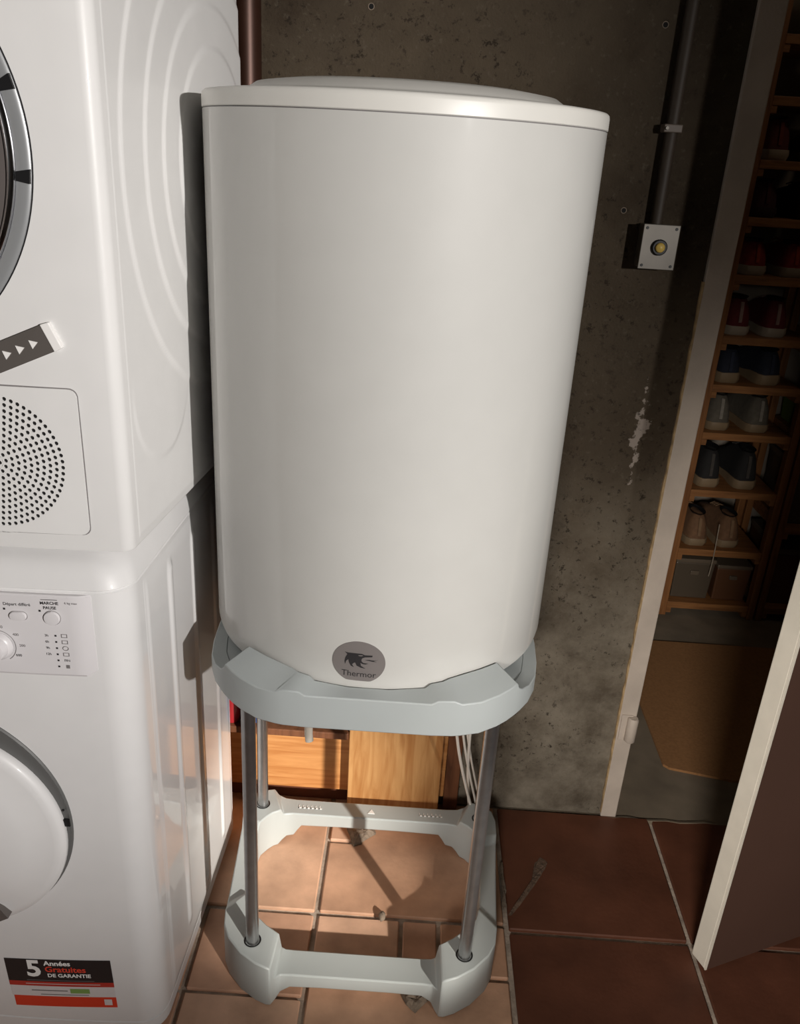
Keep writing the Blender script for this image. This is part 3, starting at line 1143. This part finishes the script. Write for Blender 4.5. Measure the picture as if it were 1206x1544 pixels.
def strip_pt(u, w):
    return ex + u * ct - w * st_, ez + u * st_ + w * ct


def strip_poly(pts):
    return [strip_pt(u, w) for u, w in pts]


N_ = 10
lowe = [(-0.20 + 0.19 * i / N_, -0.0155) for i in range(N_ + 1)]
strip = conform(MB().prism_xz(strip_poly(lowe + [(u, 0.0155) for u, w in lowe[::-1]]), -0.0040, 0.002).build('tilted_strip', M_STRIP, dryer), dfy)
conform(MB().prism_xz(strip_poly([(-0.010, -0.0160), (0.000, -0.0150), (0.000, 0.0150), (-0.010, 0.0160)]), -0.0055, 0.002).build('end_cap', M_PRINTW, strip, bevel=0.001), dfy)
for i in range(7):
    u = -0.026 - i * 0.0165
    conform(MB().prism_xz(strip_poly([(u + a_, b_) for a_, b_ in ((-0.0045, -0.0045), (0.0042, 0.0000), (-0.0040, 0.0055))]), -0.0046, -0.003).build('white_triangle', M_PRINTW, strip), dfy)

# perforated vent cover
vx0, vz0 = dl(-0.583, 0.886)
vx1, vz1 = dl(-0.3775, 1.066)
vcx, vcz = dl(-0.480, 0.975)
VR = 0.0825
vent = MB()
pitch = 0.0072
hr = 0.00255


def vy(x):
    return dfy(x) - 0.0022


vs, fs = [], []


def vv(x, z, d=0.0):
    vs.append((x, vy(x) + d, z))
    return len(vs) - 1


# rings of pierced cells
nr = 12
radii = [pitch * (i + 0.5) for i in range(nr)]
holes = []
holes.append((vcx, vcz))
prev_r = pitch * 0.5


def pierced(center, quad_pts):
    """quad_pts: 8 outline points anticlockwise; octagonal hole in the middle"""
    cxh, czh = center
    o = [vv(*p) for p in quad_pts]
    i1, i2 = [], []
    for q in range(8):
        ang_ = math.atan2(quad_pts[q][1] - czh, quad_pts[q][0] - cxh)
        hx_, hz_ = cxh + hr * math.cos(ang_), czh + hr * math.sin(ang_)
        i1.append(vv(hx_, hz_))
        i2.append(vv(hx_, hz_, 0.0016))
    for q in range(8):
        r_ = (q + 1) % 8
        fs.append((o[q], o[r_], i1[r_], i1[q]))
        fs.append((i1[q], i1[r_], i2[r_], i2[q]))


pierced((vcx, vcz), [(vcx + prev_r * math.cos(2 * PI * q / 8), vcz + prev_r * math.sin(2 * PI * q / 8)) for q in range(8)])
for kq in range(1, nr):
    r0, r1 = pitch * (kq - 0.5), pitch * (kq + 0.5)
    nc = 6 * kq
    for c in range(nc):
        a0 = 2 * PI * (c + 0.37 * kq) / nc
        a1 = 2 * PI * (c + 1 + 0.37 * kq) / nc
        am = 0.5 * (a0 + a1)
        P_ = lambda r_, a_: (vcx + r_ * math.cos(a_), vcz + r_ * math.sin(a_))
        rm = 0.5 * (r0 + r1)
        pierced(P_(rm, am), [P_(rm, a0), P_(r0, a0), P_(r0, am), P_(r0, a1), P_(rm, a1), P_(r1, a1), P_(r1, am), P_(r1, a0)])
# plain plate round the disc
NO = 288
RO = pitch * (nr - 0.5)
rc = 0.010


def rect_hit(a_):
    dx0, dz0 = math.cos(a_), math.sin(a_)
    t = 9
    if dx0 > 1e-6:
        t = min(t, (vx1 - vcx) / dx0)
    if dx0 < -1e-6:
        t = min(t, (vx0 - vcx) / dx0)
    if dz0 > 1e-6:
        t = min(t, (vz1 - vcz) / dz0)
    if dz0 < -1e-6:
        t = min(t, (vz0 - vcz) / dz0)
    x, z = vcx + dx0 * t, vcz + dz0 * t
    for cxq, czq, sx_, sz_ in ((vx1 - rc, vz1 - rc, 1, 1), (vx0 + rc, vz1 - rc, -1, 1), (vx0 + rc, vz0 + rc, -1, -1), (vx1 - rc, vz0 + rc, 1, -1)):
        if (x - cxq) * sx_ > 0 and (z - czq) * sz_ > 0:
            d = math.hypot(x - cxq, z - czq)
            x, z = cxq + (x - cxq) / d * rc, czq + (z - czq) / d * rc
    return x, z


ra, rb, rcx, rd = [], [], [], []
for q in range(NO):
    a_ = 2 * PI * q / NO
    x, z = rect_hit(a_)
    ra.append(vv(vcx + RO * math.cos(a_), vcz + RO * math.sin(a_)))
    k_ = 0.5
    rb.append(vv(vcx + (RO + 0.008) * math.cos(a_), vcz + (RO + 0.008) * math.sin(a_)))
    rcx.append(vv(x, z))
    rd.append(vv(x, z, 0.0022))
for q in range(NO):
    r_ = (q + 1) % NO
    for A, B in ((ra, rb), (rb, rcx), (rcx, rd)):
        fs.append((A[q], B[q], B[r_], A[r_]))
ventp = MB().add(vs, fs).build('vent_cover', M_WHITE_D, dryer)
MB().lathe([(0.0, 0.0), (RO, 0.0)], 48, (vcx, dfy(vcx) - 0.0009, vcz), 'Y').build('vent_dark_backing', M_HOLE, ventp)
bm_ = ventp.children[0].data
for v in bm_.vertices:
    v.co.y = dfy(v.co.x) - 0.0007
# gap line round the cover
vs, fs = [], []
for q in range(NO):
    x, z = rect_hit(2 * PI * q / NO)
    d = Vector((x - vcx, z - vcz)).normalized()
    for off in (-0.0006, 0.0014):
        xx, zz = x + d.x * off, z + d.y * off
        vs.append((xx, dfy(xx) - 0.0004, zz))
for q in range(NO):
    r_ = (q + 1) % NO
    fs.append((2 * q, 2 * q + 1, 2 * r_ + 1, 2 * r_))
MB().add(vs, fs).build('cover_gap', M_PRINTG, ventp)

# ------------------------------------------------------------------ wood behind the stand
pk = tag(MB().box(-0.60, 0.118, 1.434, YW, 0.040, 0.202).build('wooden_plank', M_PINE, bevel=0.002), 'horizontal orange pine plank fixed low on the wall behind the stand', 'plank')
po = tag(MB().box(-0.0905, 0.1060, 1.402, 1.4335, 0.001, 0.560).build('wooden_post', M_PINE_V, bevel=0.002), 'wide upright pine post in front of the horizontal plank', 'post')
br_ = tag(MB().box(0.1185, 0.150, 1.438, YW, 0.001, 0.50).build('brown_board', M_BROWNW, bevel=0.002), 'narrow dark brown board just right of the pine post', 'board')
lg = tag(MB().box(-0.60, -0.0925, 1.400, YW, 0.2025, 0.219).build('ledge_board', M_BROWNW, bevel=0.002), 'thin dark ledge on top of the pine plank under two bottles', 'shelf board')
sk = structure(MB().box(-0.60, -0.0925, 1.447, YW, 0.0, 0.039).build('baseboard_back', M_TILE_D[1], bevel=0.002))


def bottle(x, y, col, capc, label):
    b = tag(empty('bottle', (x, y, 0.2195)), label, 'bottle')
    MB().lathe([(0.0, 0.0), (0.0165, 0.0), (0.018, 0.003), (0.018, 0.105), (0.012, 0.122), (0.007, 0.128), (0.007, 0.135)], 28).build('bottle_body', col, b, auto=40)
    MB().lathe([(0.0, 0.158), (0.0085, 0.158), (0.0095, 0.156), (0.0095, 0.134), (0.0, 0.134)], 24).build('cap', capc, b, auto=40)
    return b


bottle(-0.340, 1.426, mat('bottle_red', rgb(176, 44, 52), 0.35), M_PRINTW, 'small red bottle on the ledge beside the washing machine')
bottle(-0.300, 1.426, mat('bottle_blue', rgb(52, 92, 150), 0.35), M_PRINTW, 'small blue bottle on the ledge next to the red bottle')

# ------------------------------------------------------------------ pipes and switch on the wall
cp = tag(empty('copper_pipe', (-0.289, 1.431, 0.60)), 'thick brown copper pipe running up the wall behind the water heater', 'pipe')
MB().tube([(0, 0, 0.0), (0, 0, 1.849)], 0.0215, 28).build('pipe', M_COPPER, cp, auto=40)
for z in (0.35, 1.25):
    MB().lathe([(0.0225, -0.012), (0.0245, -0.012), (0.0245, 0.012), (0.0225, 0.012)], 28, (0, 0, z)).build('pipe_clamp', M_ZINC, cp, auto=40)

cd_ = tag(empty('conduit_pipe', (0.3735, YW - 0.012, 1.2475)), 'grey brown conduit running from the switch box up the concrete wall', 'conduit')
MB().tube([(0.0, 0.0, 0.0), (0.0, 0.0, 0.6), (0.0, 0.0, 1.20)], 0.0100, 20).build('conduit', M_CONDUIT, cd_, auto=40)
c_ = MB().box(-0.0150, 0.0135, -0.0125, 0.0118, 0.135, 0.147).build('wall_clip', M_CLIP, cd_, bevel=0.0015)
MB().lathe([(0.0, 0.016), (0.0025, 0.016), (0.003, 0.012)], 12, (-0.011, 0.0, 0.141), 'Y').build('clip_screw', M_ZINC, c_)

swb = tag(empty('switch_box', (0.3785, YW, 1.213)), 'square metal switch box with a yellow push button on the concrete wall', 'switch box')
MB().box(-0.028, 0.028, -0.034, -0.0002, -0.0335, 0.0335).build('box_body', M_ZINC, swb, bevel=0.002)
MB().box(-0.0295, 0.0295, -0.0375, -0.0342, -0.035, 0.035).build('cover_plate', M_ZINC, swb, bevel=0.001)
bz = MB().lathe([(0.0, 0.0376), (0.0125, 0.0376), (0.0125, 0.0415), (0.0110, 0.0430), (0.0078, 0.0430)], 28, (0, 0, 0), 'Y').build('button_bezel', M_BLACK, swb, auto=40)
MB().lathe([(0.0078, 0.040), (0.0076, 0.0455), (0.0060, 0.0475), (0.0, 0.0480)], 28, (0, 0, 0), 'Y').build('push_button', M_YELLOW, bz, auto=50)
for sx_ in (-1, 1):
    for sz_ in (-1, 1):
        MB().lathe([(0.0, 0.0385), (0.0022, 0.0385), (0.0025, 0.0374)], 12, (sx_ * 0.0235, 0, sz_ * 0.029), 'Y').build('screw', M_BLACK, swb)


# ------------------------------------------------------------------ cables under the tank
def bez(p0, p1, p2, p3, n=24):
    p0, p1, p2, p3 = map(Vector, (p0, p1, p2, p3))
    return [p0 * (1 - t) ** 3 + p1 * 3 * t * (1 - t) ** 2 + p2 * 3 * t * t * (1 - t) + p3 * t ** 3 for t in [i / n for i in range(n + 1)]]


cab = [
    ((0.105, 1.29, 0.598), (0.105, 1.30, 0.30), (0.135, 1.30, 0.25), (0.190, 1.395, 0.005), 0.0030, 'leftmost white cable curving down behind the front right tube'),
    ((0.116, 1.30, 0.598), (0.114, 1.305, 0.32), (0.146, 1.31, 0.26), (0.200, 1.402, 0.005), 0.0024, 'thin white cable close beside the leftmost white cable'),
    ((0.160, 1.27, 0.617), (0.140, 1.30, 0.38), (0.142, 1.31, 0.24), (0.180, 1.412, 0.004), 0.0030, 'white cable nearest the front right tube, bowed to the left'),
    ((0.128, 1.31, 0.598), (0.120, 1.315, 0.34), (0.150, 1.32, 0.27), (0.208, 1.418, 0.005), 0.0022, 'thin pale cable between the other white cables'),
]
for p0, p1, p2, p3, r, lab in cab:
    tag(MB().tube(bez(p0, p1, p2, p3), r, 10).build('cable', M_CABLE, smooth=True), lab, 'cable', 'cables below the water heater')


# ------------------------------------------------------------------ loose mortar and chipped tile
def rubble(name, poly, h, label, seed, mtl=None):
    rnd = random.Random(seed)
    cx0 = sum(p[0] for p in poly) / len(poly)
    cy0 = sum(p[1] for p in poly) / len(poly)
    ring_, out_ = [], []
    n_ = len(poly)
    dense = []
    for i in range(n_):
        a_, b_ = Vector(poly[i]), Vector(poly[(i + 1) % n_])
        for q in range(4):
            p = a_.lerp(b_, q / 4)
            dense.append((p.x + rnd.uniform(-0.0015, 0.0015), p.y + rnd.uniform(-0.0015, 0.0015)))
    m_ = len(dense)
    vs = [(x, y, 0.0012) for x, y in dense]
    vs += [(cx0 + (x - cx0) * 0.75, cy0 + (y - cy0) * 0.75, 0.0012 + h * rnd.uniform(0.3, 1.0)) for x, y in dense]
    vs += [(cx0 + (x - cx0) * 0.4, cy0 + (y - cy0) * 0.4, 0.0012 + h * rnd.uniform(0.4, 1.2)) for x, y in dense]
    vs.append((cx0, cy0, 0.0012 + h * 0.7))
    fs = [tuple(range(m_ - 1, -1, -1))]
    for l in range(2):
        for i in range(m_):
            j = (i + 1) % m_
            fs.append((l * m_ + i, l * m_ + j, (l + 1) * m_ + j, (l + 1) * m_ + i))
    for i in range(m_):
        fs.append((2 * m_ + i, 2 * m_ + (i + 1) % m_, 3 * m_))
    return tag(MB().add(vs, fs).build(name, mtl or M_CEMENT), label, 'mortar')


rubble('mortar_chunk', [(-0.067, 1.312), (-0.022, 1.352), (-0.030, 1.372), (-0.088, 1.372)], 0.010, 'crumbled mortar wedge on the floor under the rear beam of the stand', 1)
rubble('mortar_chunk', [(0.066, 0.955), (0.098, 0.992), (0.040, 0.990)], 0.008, 'triangular mortar chip on the floor under the front beam of the stand', 2)
rubble('mortar_smear', [(0.243, 1.168), (0.249, 1.168), (0.318, 1.270), (0.336, 1.306), (0.322, 1.318), (0.306, 1.300), (0.310, 1.272)], 0.0025, 'grey mortar smear on the dark tile right of the stand', 3, mat('mortar_dirty', rgb(104, 84, 70), 0.95, mottle=0.4, scale=90, bump=0.6, bscale=220))
rubble('mortar_seam', [(0.232, 1.185), (0.241, 1.185), (0.243, 1.225), (0.241, 1.300), (0.233, 1.290)], 0.004, 'narrow chipped mortar strip along the right side of the stand', 4)
# small pale chip standing on the joint
rnd = random.Random(5)
vs, fs = [], []
for j in range(7):
    v_ = -PI / 2 + PI * j / 6
    for i in range(10):
        u_ = 2 * PI * i / 10
        s_ = 1 + rnd.uniform(-0.12, 0.12)
        vs.append((0.001 + 0.0065 * s_ * math.cos(u_) * math.cos(v_), 1.141 + 0.011 * s_ * math.sin(u_) * math.cos(v_), 0.0075 + 0.0075 * s_ * math.sin(v_)))
for j in range(6):
    for i in range(10):
        fs.append((j * 10 + i, j * 10 + (i + 1) % 10, (j + 1) * 10 + (i + 1) % 10, (j + 1) * 10 + i))
tag(MB().add(vs, fs).build('pebble', M_CEMENT, smooth=True, weld=True), 'small pale stone chip lying on the tile joint inside the stand', 'pebble')

# ------------------------------------------------------------------ store room: mat, racks, shoes
mp = [(0.660, 1.640), (0.672, 1.628), (0.812, 1.598), (1.60, 1.55), (1.60, 2.215), (0.60, 2.215), (0.66, 1.92)]
tag(MB().prism(mp, -0.0035, 0.003).build('floor_mat', M_MAT), 'brown floor mat on the store room floor in front of the shoe rack', 'mat')

BOARDS = [0.045, 0.237, 0.437, 0.620, 0.765, 0.905, 1.072, 1.224, 1.367, 1.517, 1.655, 1.800]
RY, RD = 2.392, 0.29


def rack(x0, x1, boards, label):
    r = tag(empty('shoe_rack', ((x0 + x1) / 2, RY + RD / 2, 0.0)), label, 'shelf')
    ox, oy = (x0 + x1) / 2, RY + RD / 2
    for x in (x0, x1 - 0.022):
        for y in (RY, RY + RD - 0.03):
            MB().box(x - ox, x + 0.022 - ox, y - oy, y + 0.03 - oy, -0.0035, 1.95).build('upright', M_RACK, r, bevel=0.0015)
    for z in boards:
        MB().box(x0 + 0.0225 - ox, x1 - 0.0225 - ox, RY + 0.002 - oy, RY + RD - oy, z - 0.022, z).build('shelf_board', M_RACKX, r, bevel=0.0012)
        for x in (x0 + 0.0228, x1 - 0.0378):
            MB().box(x - ox, x + 0.015 - ox, RY + 0.004 - oy, RY + RD - 0.01 - oy, z - 0.040, z - 0.0225).build('cleat', M_RACKX, r)
    return r


rack(0.838, 1.144, BOARDS, 'tall narrow wooden shoe rack seen through the doorway beside the frame post')
rack(1.150, 1.560, [0.045, 0.330, 0.610, 0.905, 1.220, 1.517, 1.800], 'second wooden rack, right of the narrow shoe rack, partly hidden by the open door')


def make_shoe(loc, col, sole_c, accent, rz, label, group, high=1.0, wave=0.0, stripe=True):
    """heel towards the viewer (-y), toe away"""
    s = tag(empty('shoe', loc, rz), label, 'shoe', group)
    L = 0.262
    T = [0.0, 0.04, 0.12, 0.25, 0.40, 0.55, 0.70, 0.84, 0.94, 1.0]
    Wd = [0.018, 0.029, 0.0345, 0.035, 0.034, 0.0385, 0.0430, 0.0420, 0.032, 0.012]
    Hh = [0.060, 0.078, 0.082, 0.078, 0.078, 0.070, 0.056, 0.046, 0.036, 0.022]
    sole_h = 0.026
    mb = MB()
    vs, fs = [], []
    n_ = 14
    for t, w, h in zip(T, Wd, Hh):
        hh = h * (high if t < 0.6 else 1.0)
        y = -L / 2 + t * L
        for i in range(n_ + 1):
            a_ = PI * i / n_
            c_, q = math.cos(a_), math.sin(a_)
            x = w * math.copysign(abs(c_) ** 0.62, c_)
            x *= 1 - 0.22 * q if t < 0.5 else 1 - 0.1 * q
            z = sole_h - 0.004 + hh * q ** 0.72
            vs.append((x, y + (0.010 * q if t < 0.05 else 0), z))
    m_ = n_ + 1
    for k_ in range(len(T) - 1):
        for i in range(n_):
            fs.append((k_ * m_ + i, k_ * m_ + i + 1, (k_ + 1) * m_ + i + 1, (k_ + 1) * m_ + i))
    fs.append(tuple(range(n_ + 1)))
    mb.add(vs, fs)
    up = mb.build('upper', col, s, smooth=True)
    # sole
    vs, fs = [], []
    oN = 40
    def wat(t):
        for k_ in range(len(T) - 1):
            if T[k_] <= t <= T[k_ + 1]:
                f_ = (t - T[k_]) / (T[k_ + 1] - T[k_])
                return Wd[k_] * (1 - f_) + Wd[k_ + 1] * f_
        return Wd[-1]
    ring_ = []
    ts = [0, 0.015, 0.04, 0.08, 0.14, 0.25, 0.4, 0.55, 0.7, 0.84, 0.92, 0.97, 1.0]
    for t in ts:
        ring_.append((wat(t) + 0.0035, -L / 2 - 0.003 + t * (L + 0.006), t))
    for t in ts[::-1]:
        ring_.append((-wat(t) - 0.0035, -L / 2 - 0.003 + t * (L + 0.006), t))
    r_n = len(ring_)
    for lev in range(3):
        for x, y, t in ring_:
            wv = wave * math.sin(t * 7.0 + 1.2 + (0.6 if x > 0 else -0.6))
            z = (0.0, sole_h * 0.5, sole_h + wv)[lev]
            if lev == 0:
                z = 0.010 * max(0, t - 0.75) * 3
            k_ = (0.94, 1.0, 0.985)[lev]
            vs.append((x * k_, y * k_, z))
    for lev in range(2):
        for i in range(r_n):
            j = (i + 1) % r_n
            fs.append((lev * r_n + i, lev * r_n + j, (lev + 1) * r_n + j, (lev + 1) * r_n + i))
    for i in range(len(ts) - 1):
        for lv in (0, 2):
            b_ = lv * r_n
            fs.append((b_ + i, b_ + i + 1, b_ + r_n - 2 - i, b_ + r_n - 1 - i))
    MB().add(vs, fs).build('sole', sole_c, s, auto=45)
    # collar opening
    zc = sole_h + 0.074 * high
    vs = []
    for k_ in (1.0, 0.72):
        for i in range(24):
            a_ = 2 * PI * i / 24
            vs.append((0.024 * k_ * math.cos(a_), -0.078 + 0.042 * k_ * math.sin(a_), zc + (0.006 if k_ == 1.0 else -0.004)))
    fs = [(i, (i + 1) % 24, 24 + (i + 1) % 24, 24 + i) for i in range(24)] + [tuple(range(24, 48))]
    MB().add(vs, fs).build('lining', M_BLACK, s, smooth=True)
    if stripe:
        hh = 0.070 * high
        vs = []
        for i in range(6):
            z = sole_h + hh * (0.15 + 0.8 * i / 5)
            yy = -L / 2 - 0.0012 + 0.010 * (i / 5) ** 1.5
            vs += [(-0.0045, yy, z), (0.0045, yy, z), (-0.0045, yy + 0.006, z), (0.0045, yy + 0.006, z)]
        fs = []
        for i in range(5):
            b_ = i * 4
            fs += [(b_, b_ + 1, b_ + 5, b_ + 4), (b_ + 2, b_ + 6, b_ + 7, b_ + 3), (b_, b_ + 4, b_ + 6, b_ + 2), (b_ + 1, b_ + 3, b_ + 7, b_ + 5)]
        MB().add(vs, fs).build('heel_tab', accent, s)
    # laces over the instep
    lc = MB()
    for q in range(4):
        t = 0.46 + q * 0.055
        y = -L / 2 + t * L
        h = 0.078 - max(0, (t - 0.40)) * 0.058
        lc.tube([(-0.015, y, sole_h + h * (high if t < 0.6 else 1) * 0.93), (0.0, y + 0.003, sole_h + h * (high if t < 0.6 else 1) + 0.0005), (0.015, y, sole_h + h * (high if t < 0.6 else 1) * 0.93)], 0.0022, 6)
    lc.build('laces', accent, s)
    return s


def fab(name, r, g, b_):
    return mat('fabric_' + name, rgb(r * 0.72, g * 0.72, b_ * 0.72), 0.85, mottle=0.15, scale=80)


SOLE = mat('sole_white', rgb(158, 146, 130), 0.6, mottle=0.1)
SOLE2 = mat('sole_cream', rgb(134, 114, 88), 0.6, mottle=0.1)
ys_ = RY + 0.155
pairs = [
    (1.367, (0.909, 1.050), fab('dark_red', 120, 44, 36), SOLE, fab('dark_red_tab', 150, 60, 44), 1.0, 0.0, 'dark red shoe with pale sole on the highest filled shelf', ('left', 'right')),
    (1.224, (0.910, 1.030), fab('maroon', 84, 36, 40), fab('maroon_sole', 70, 40, 42), fab('maroon_tab', 100, 44, 46), 0.9, 0.0, 'dark maroon shoe on the shelf above the bright red pair', ('left', 'right')),
    (1.072, (0.912, 1.022), fab('red', 176, 40, 36), SOLE, fab('orange_red', 214, 80, 50), 0.85, 0.0, 'bright red shoe with pale sole', ('left', 'right')),
    (0.905, (0.910, 1.014), fab('burgundy', 128, 32, 40), SOLE, fab('pale_tab', 196, 160, 150), 1.0, 0.0, 'burgundy shoe with pale heel stripe and thick white sole', ('left', 'right')),
    (0.765, (0.914, 1.024), fab('navy', 40, 46, 66), SOLE2, fab('navy_tab', 52, 60, 84), 0.95, 0.007, 'navy shoe with wavy cream sole', ('left', 'right')),
    (0.620, (0.910, 1.024), fab('grey', 126, 118, 104), SOLE2, fab('light_grey', 186, 178, 164), 1.05, 0.0, 'grey high shoe with light heel stripe', ('left', 'right')),
    (0.437, (0.920, 1.034), fab('black', 38, 36, 36), SOLE2, fab('black_tab', 90, 84, 78), 1.2, 0.005, 'black shoe with thin pale wavy sole edge', ('left', 'right')),
    (0.237, (0.916, 1.014), fab('tan', 150, 108, 74), SOLE2, fab('tan_tab', 170, 132, 96), 1.0, 0.0, 'tan brown shoe with cream sole above the storage boxes', ('left', 'right')),
]
for z, xs_, col, sole, acc, high, wave, lab, sides in pairs:
    for x, sd in zip(xs_, sides):
        make_shoe((x, ys_, z + 0.0005), col, sole, acc, random.uniform(-0.06, 0.06), lab + ', %s one of its pair' % sd, 'pairs of shoes on the narrow rack', high, wave)

# hanging lace on the left tan shoe pair
tag(MB().tube(bez((0.967, RY - 0.004, 0.330), (0.966, RY - 0.010, 0.28), (0.972, RY - 0.008, 0.22), (0.968, RY - 0.006, 0.150)), 0.0016, 6).build('shoelace', SOLE), 'loose pale shoelace hanging over the shelf edge between the tan shoes', 'shoelace')


def crate(x, y, z, w, d, h, m, lidm, label, cat='box'):
    b = tag(empty('storage_box', (x, y, z)), label, cat)
    mb = MB()
    hw, hd = w / 2, d / 2
    vs = []
    for zz, k_ in ((0, 0.94), (h * 0.9, 1.0)):
        for sx_, sy in ((-1, -1), (1, -1), (1, 1), (-1, 1)):
            vs.append((sx_ * hw * k_, sy * hd * k_, zz))
    mb.add(vs, [(3, 2, 1, 0), (4, 5, 6, 7), (0, 1, 5, 4), (1, 2, 6, 5), (2, 3, 7, 6), (3, 0, 4, 7)])
    mb.build('box_body', m, b, bevel=0.004)
    MB().box(-hw * 1.03, hw * 1.03, -hd * 1.03, hd * 1.03, h * 0.9 + 0.0003, h).build('lid', lidm, b, bevel=0.003)
    MB().box(-hw * 0.22, hw * 0.22, -hd * 1.0 - 0.006, -hd * 1.0 + 0.004, h * 0.62, h * 0.72).build('box_handle', lidm, b, bevel=0.002)
    return b


M_BOXG = mat('box_grey', rgb(84, 74, 62), 0.4)
M_BOXL = mat('box_lid_grey', rgb(100, 88, 74), 0.4)
M_BOXO = mat('box_orange', rgb(92, 60, 38), 0.5)
M_BOXGN = mat('box_green', rgb(110, 140, 60), 0.5)
yb = RY + 0.15
crate(0.935, yb, 0.0455, 0.125, 0.24, 0.145, M_BOXG, M_BOXL, 'grey plastic storage box at the bottom left of the narrow rack')
crate(1.062, yb, 0.0455, 0.110, 0.24, 0.130, M_BOXO, M_BOXL, 'brown storage box at the bottom of the narrow rack, right of the grey one')
crate(1.270, yb, 0.3305, 0.17, 0.24, 0.19, M_BOXG, M_BOXL, 'grey brown box on the second rack, middle of the three boxes in view')
crate(1.270, yb, 0.0455, 0.17, 0.24, 0.20, M_BOXO, M_BOXL, 'brown box on the lowest shelf of the second rack')
crate(1.270, yb, 0.6105, 0.17, 0.24, 0.10, M_BOXGN, M_BOXGN, 'low green box on the second rack above the grey brown box')
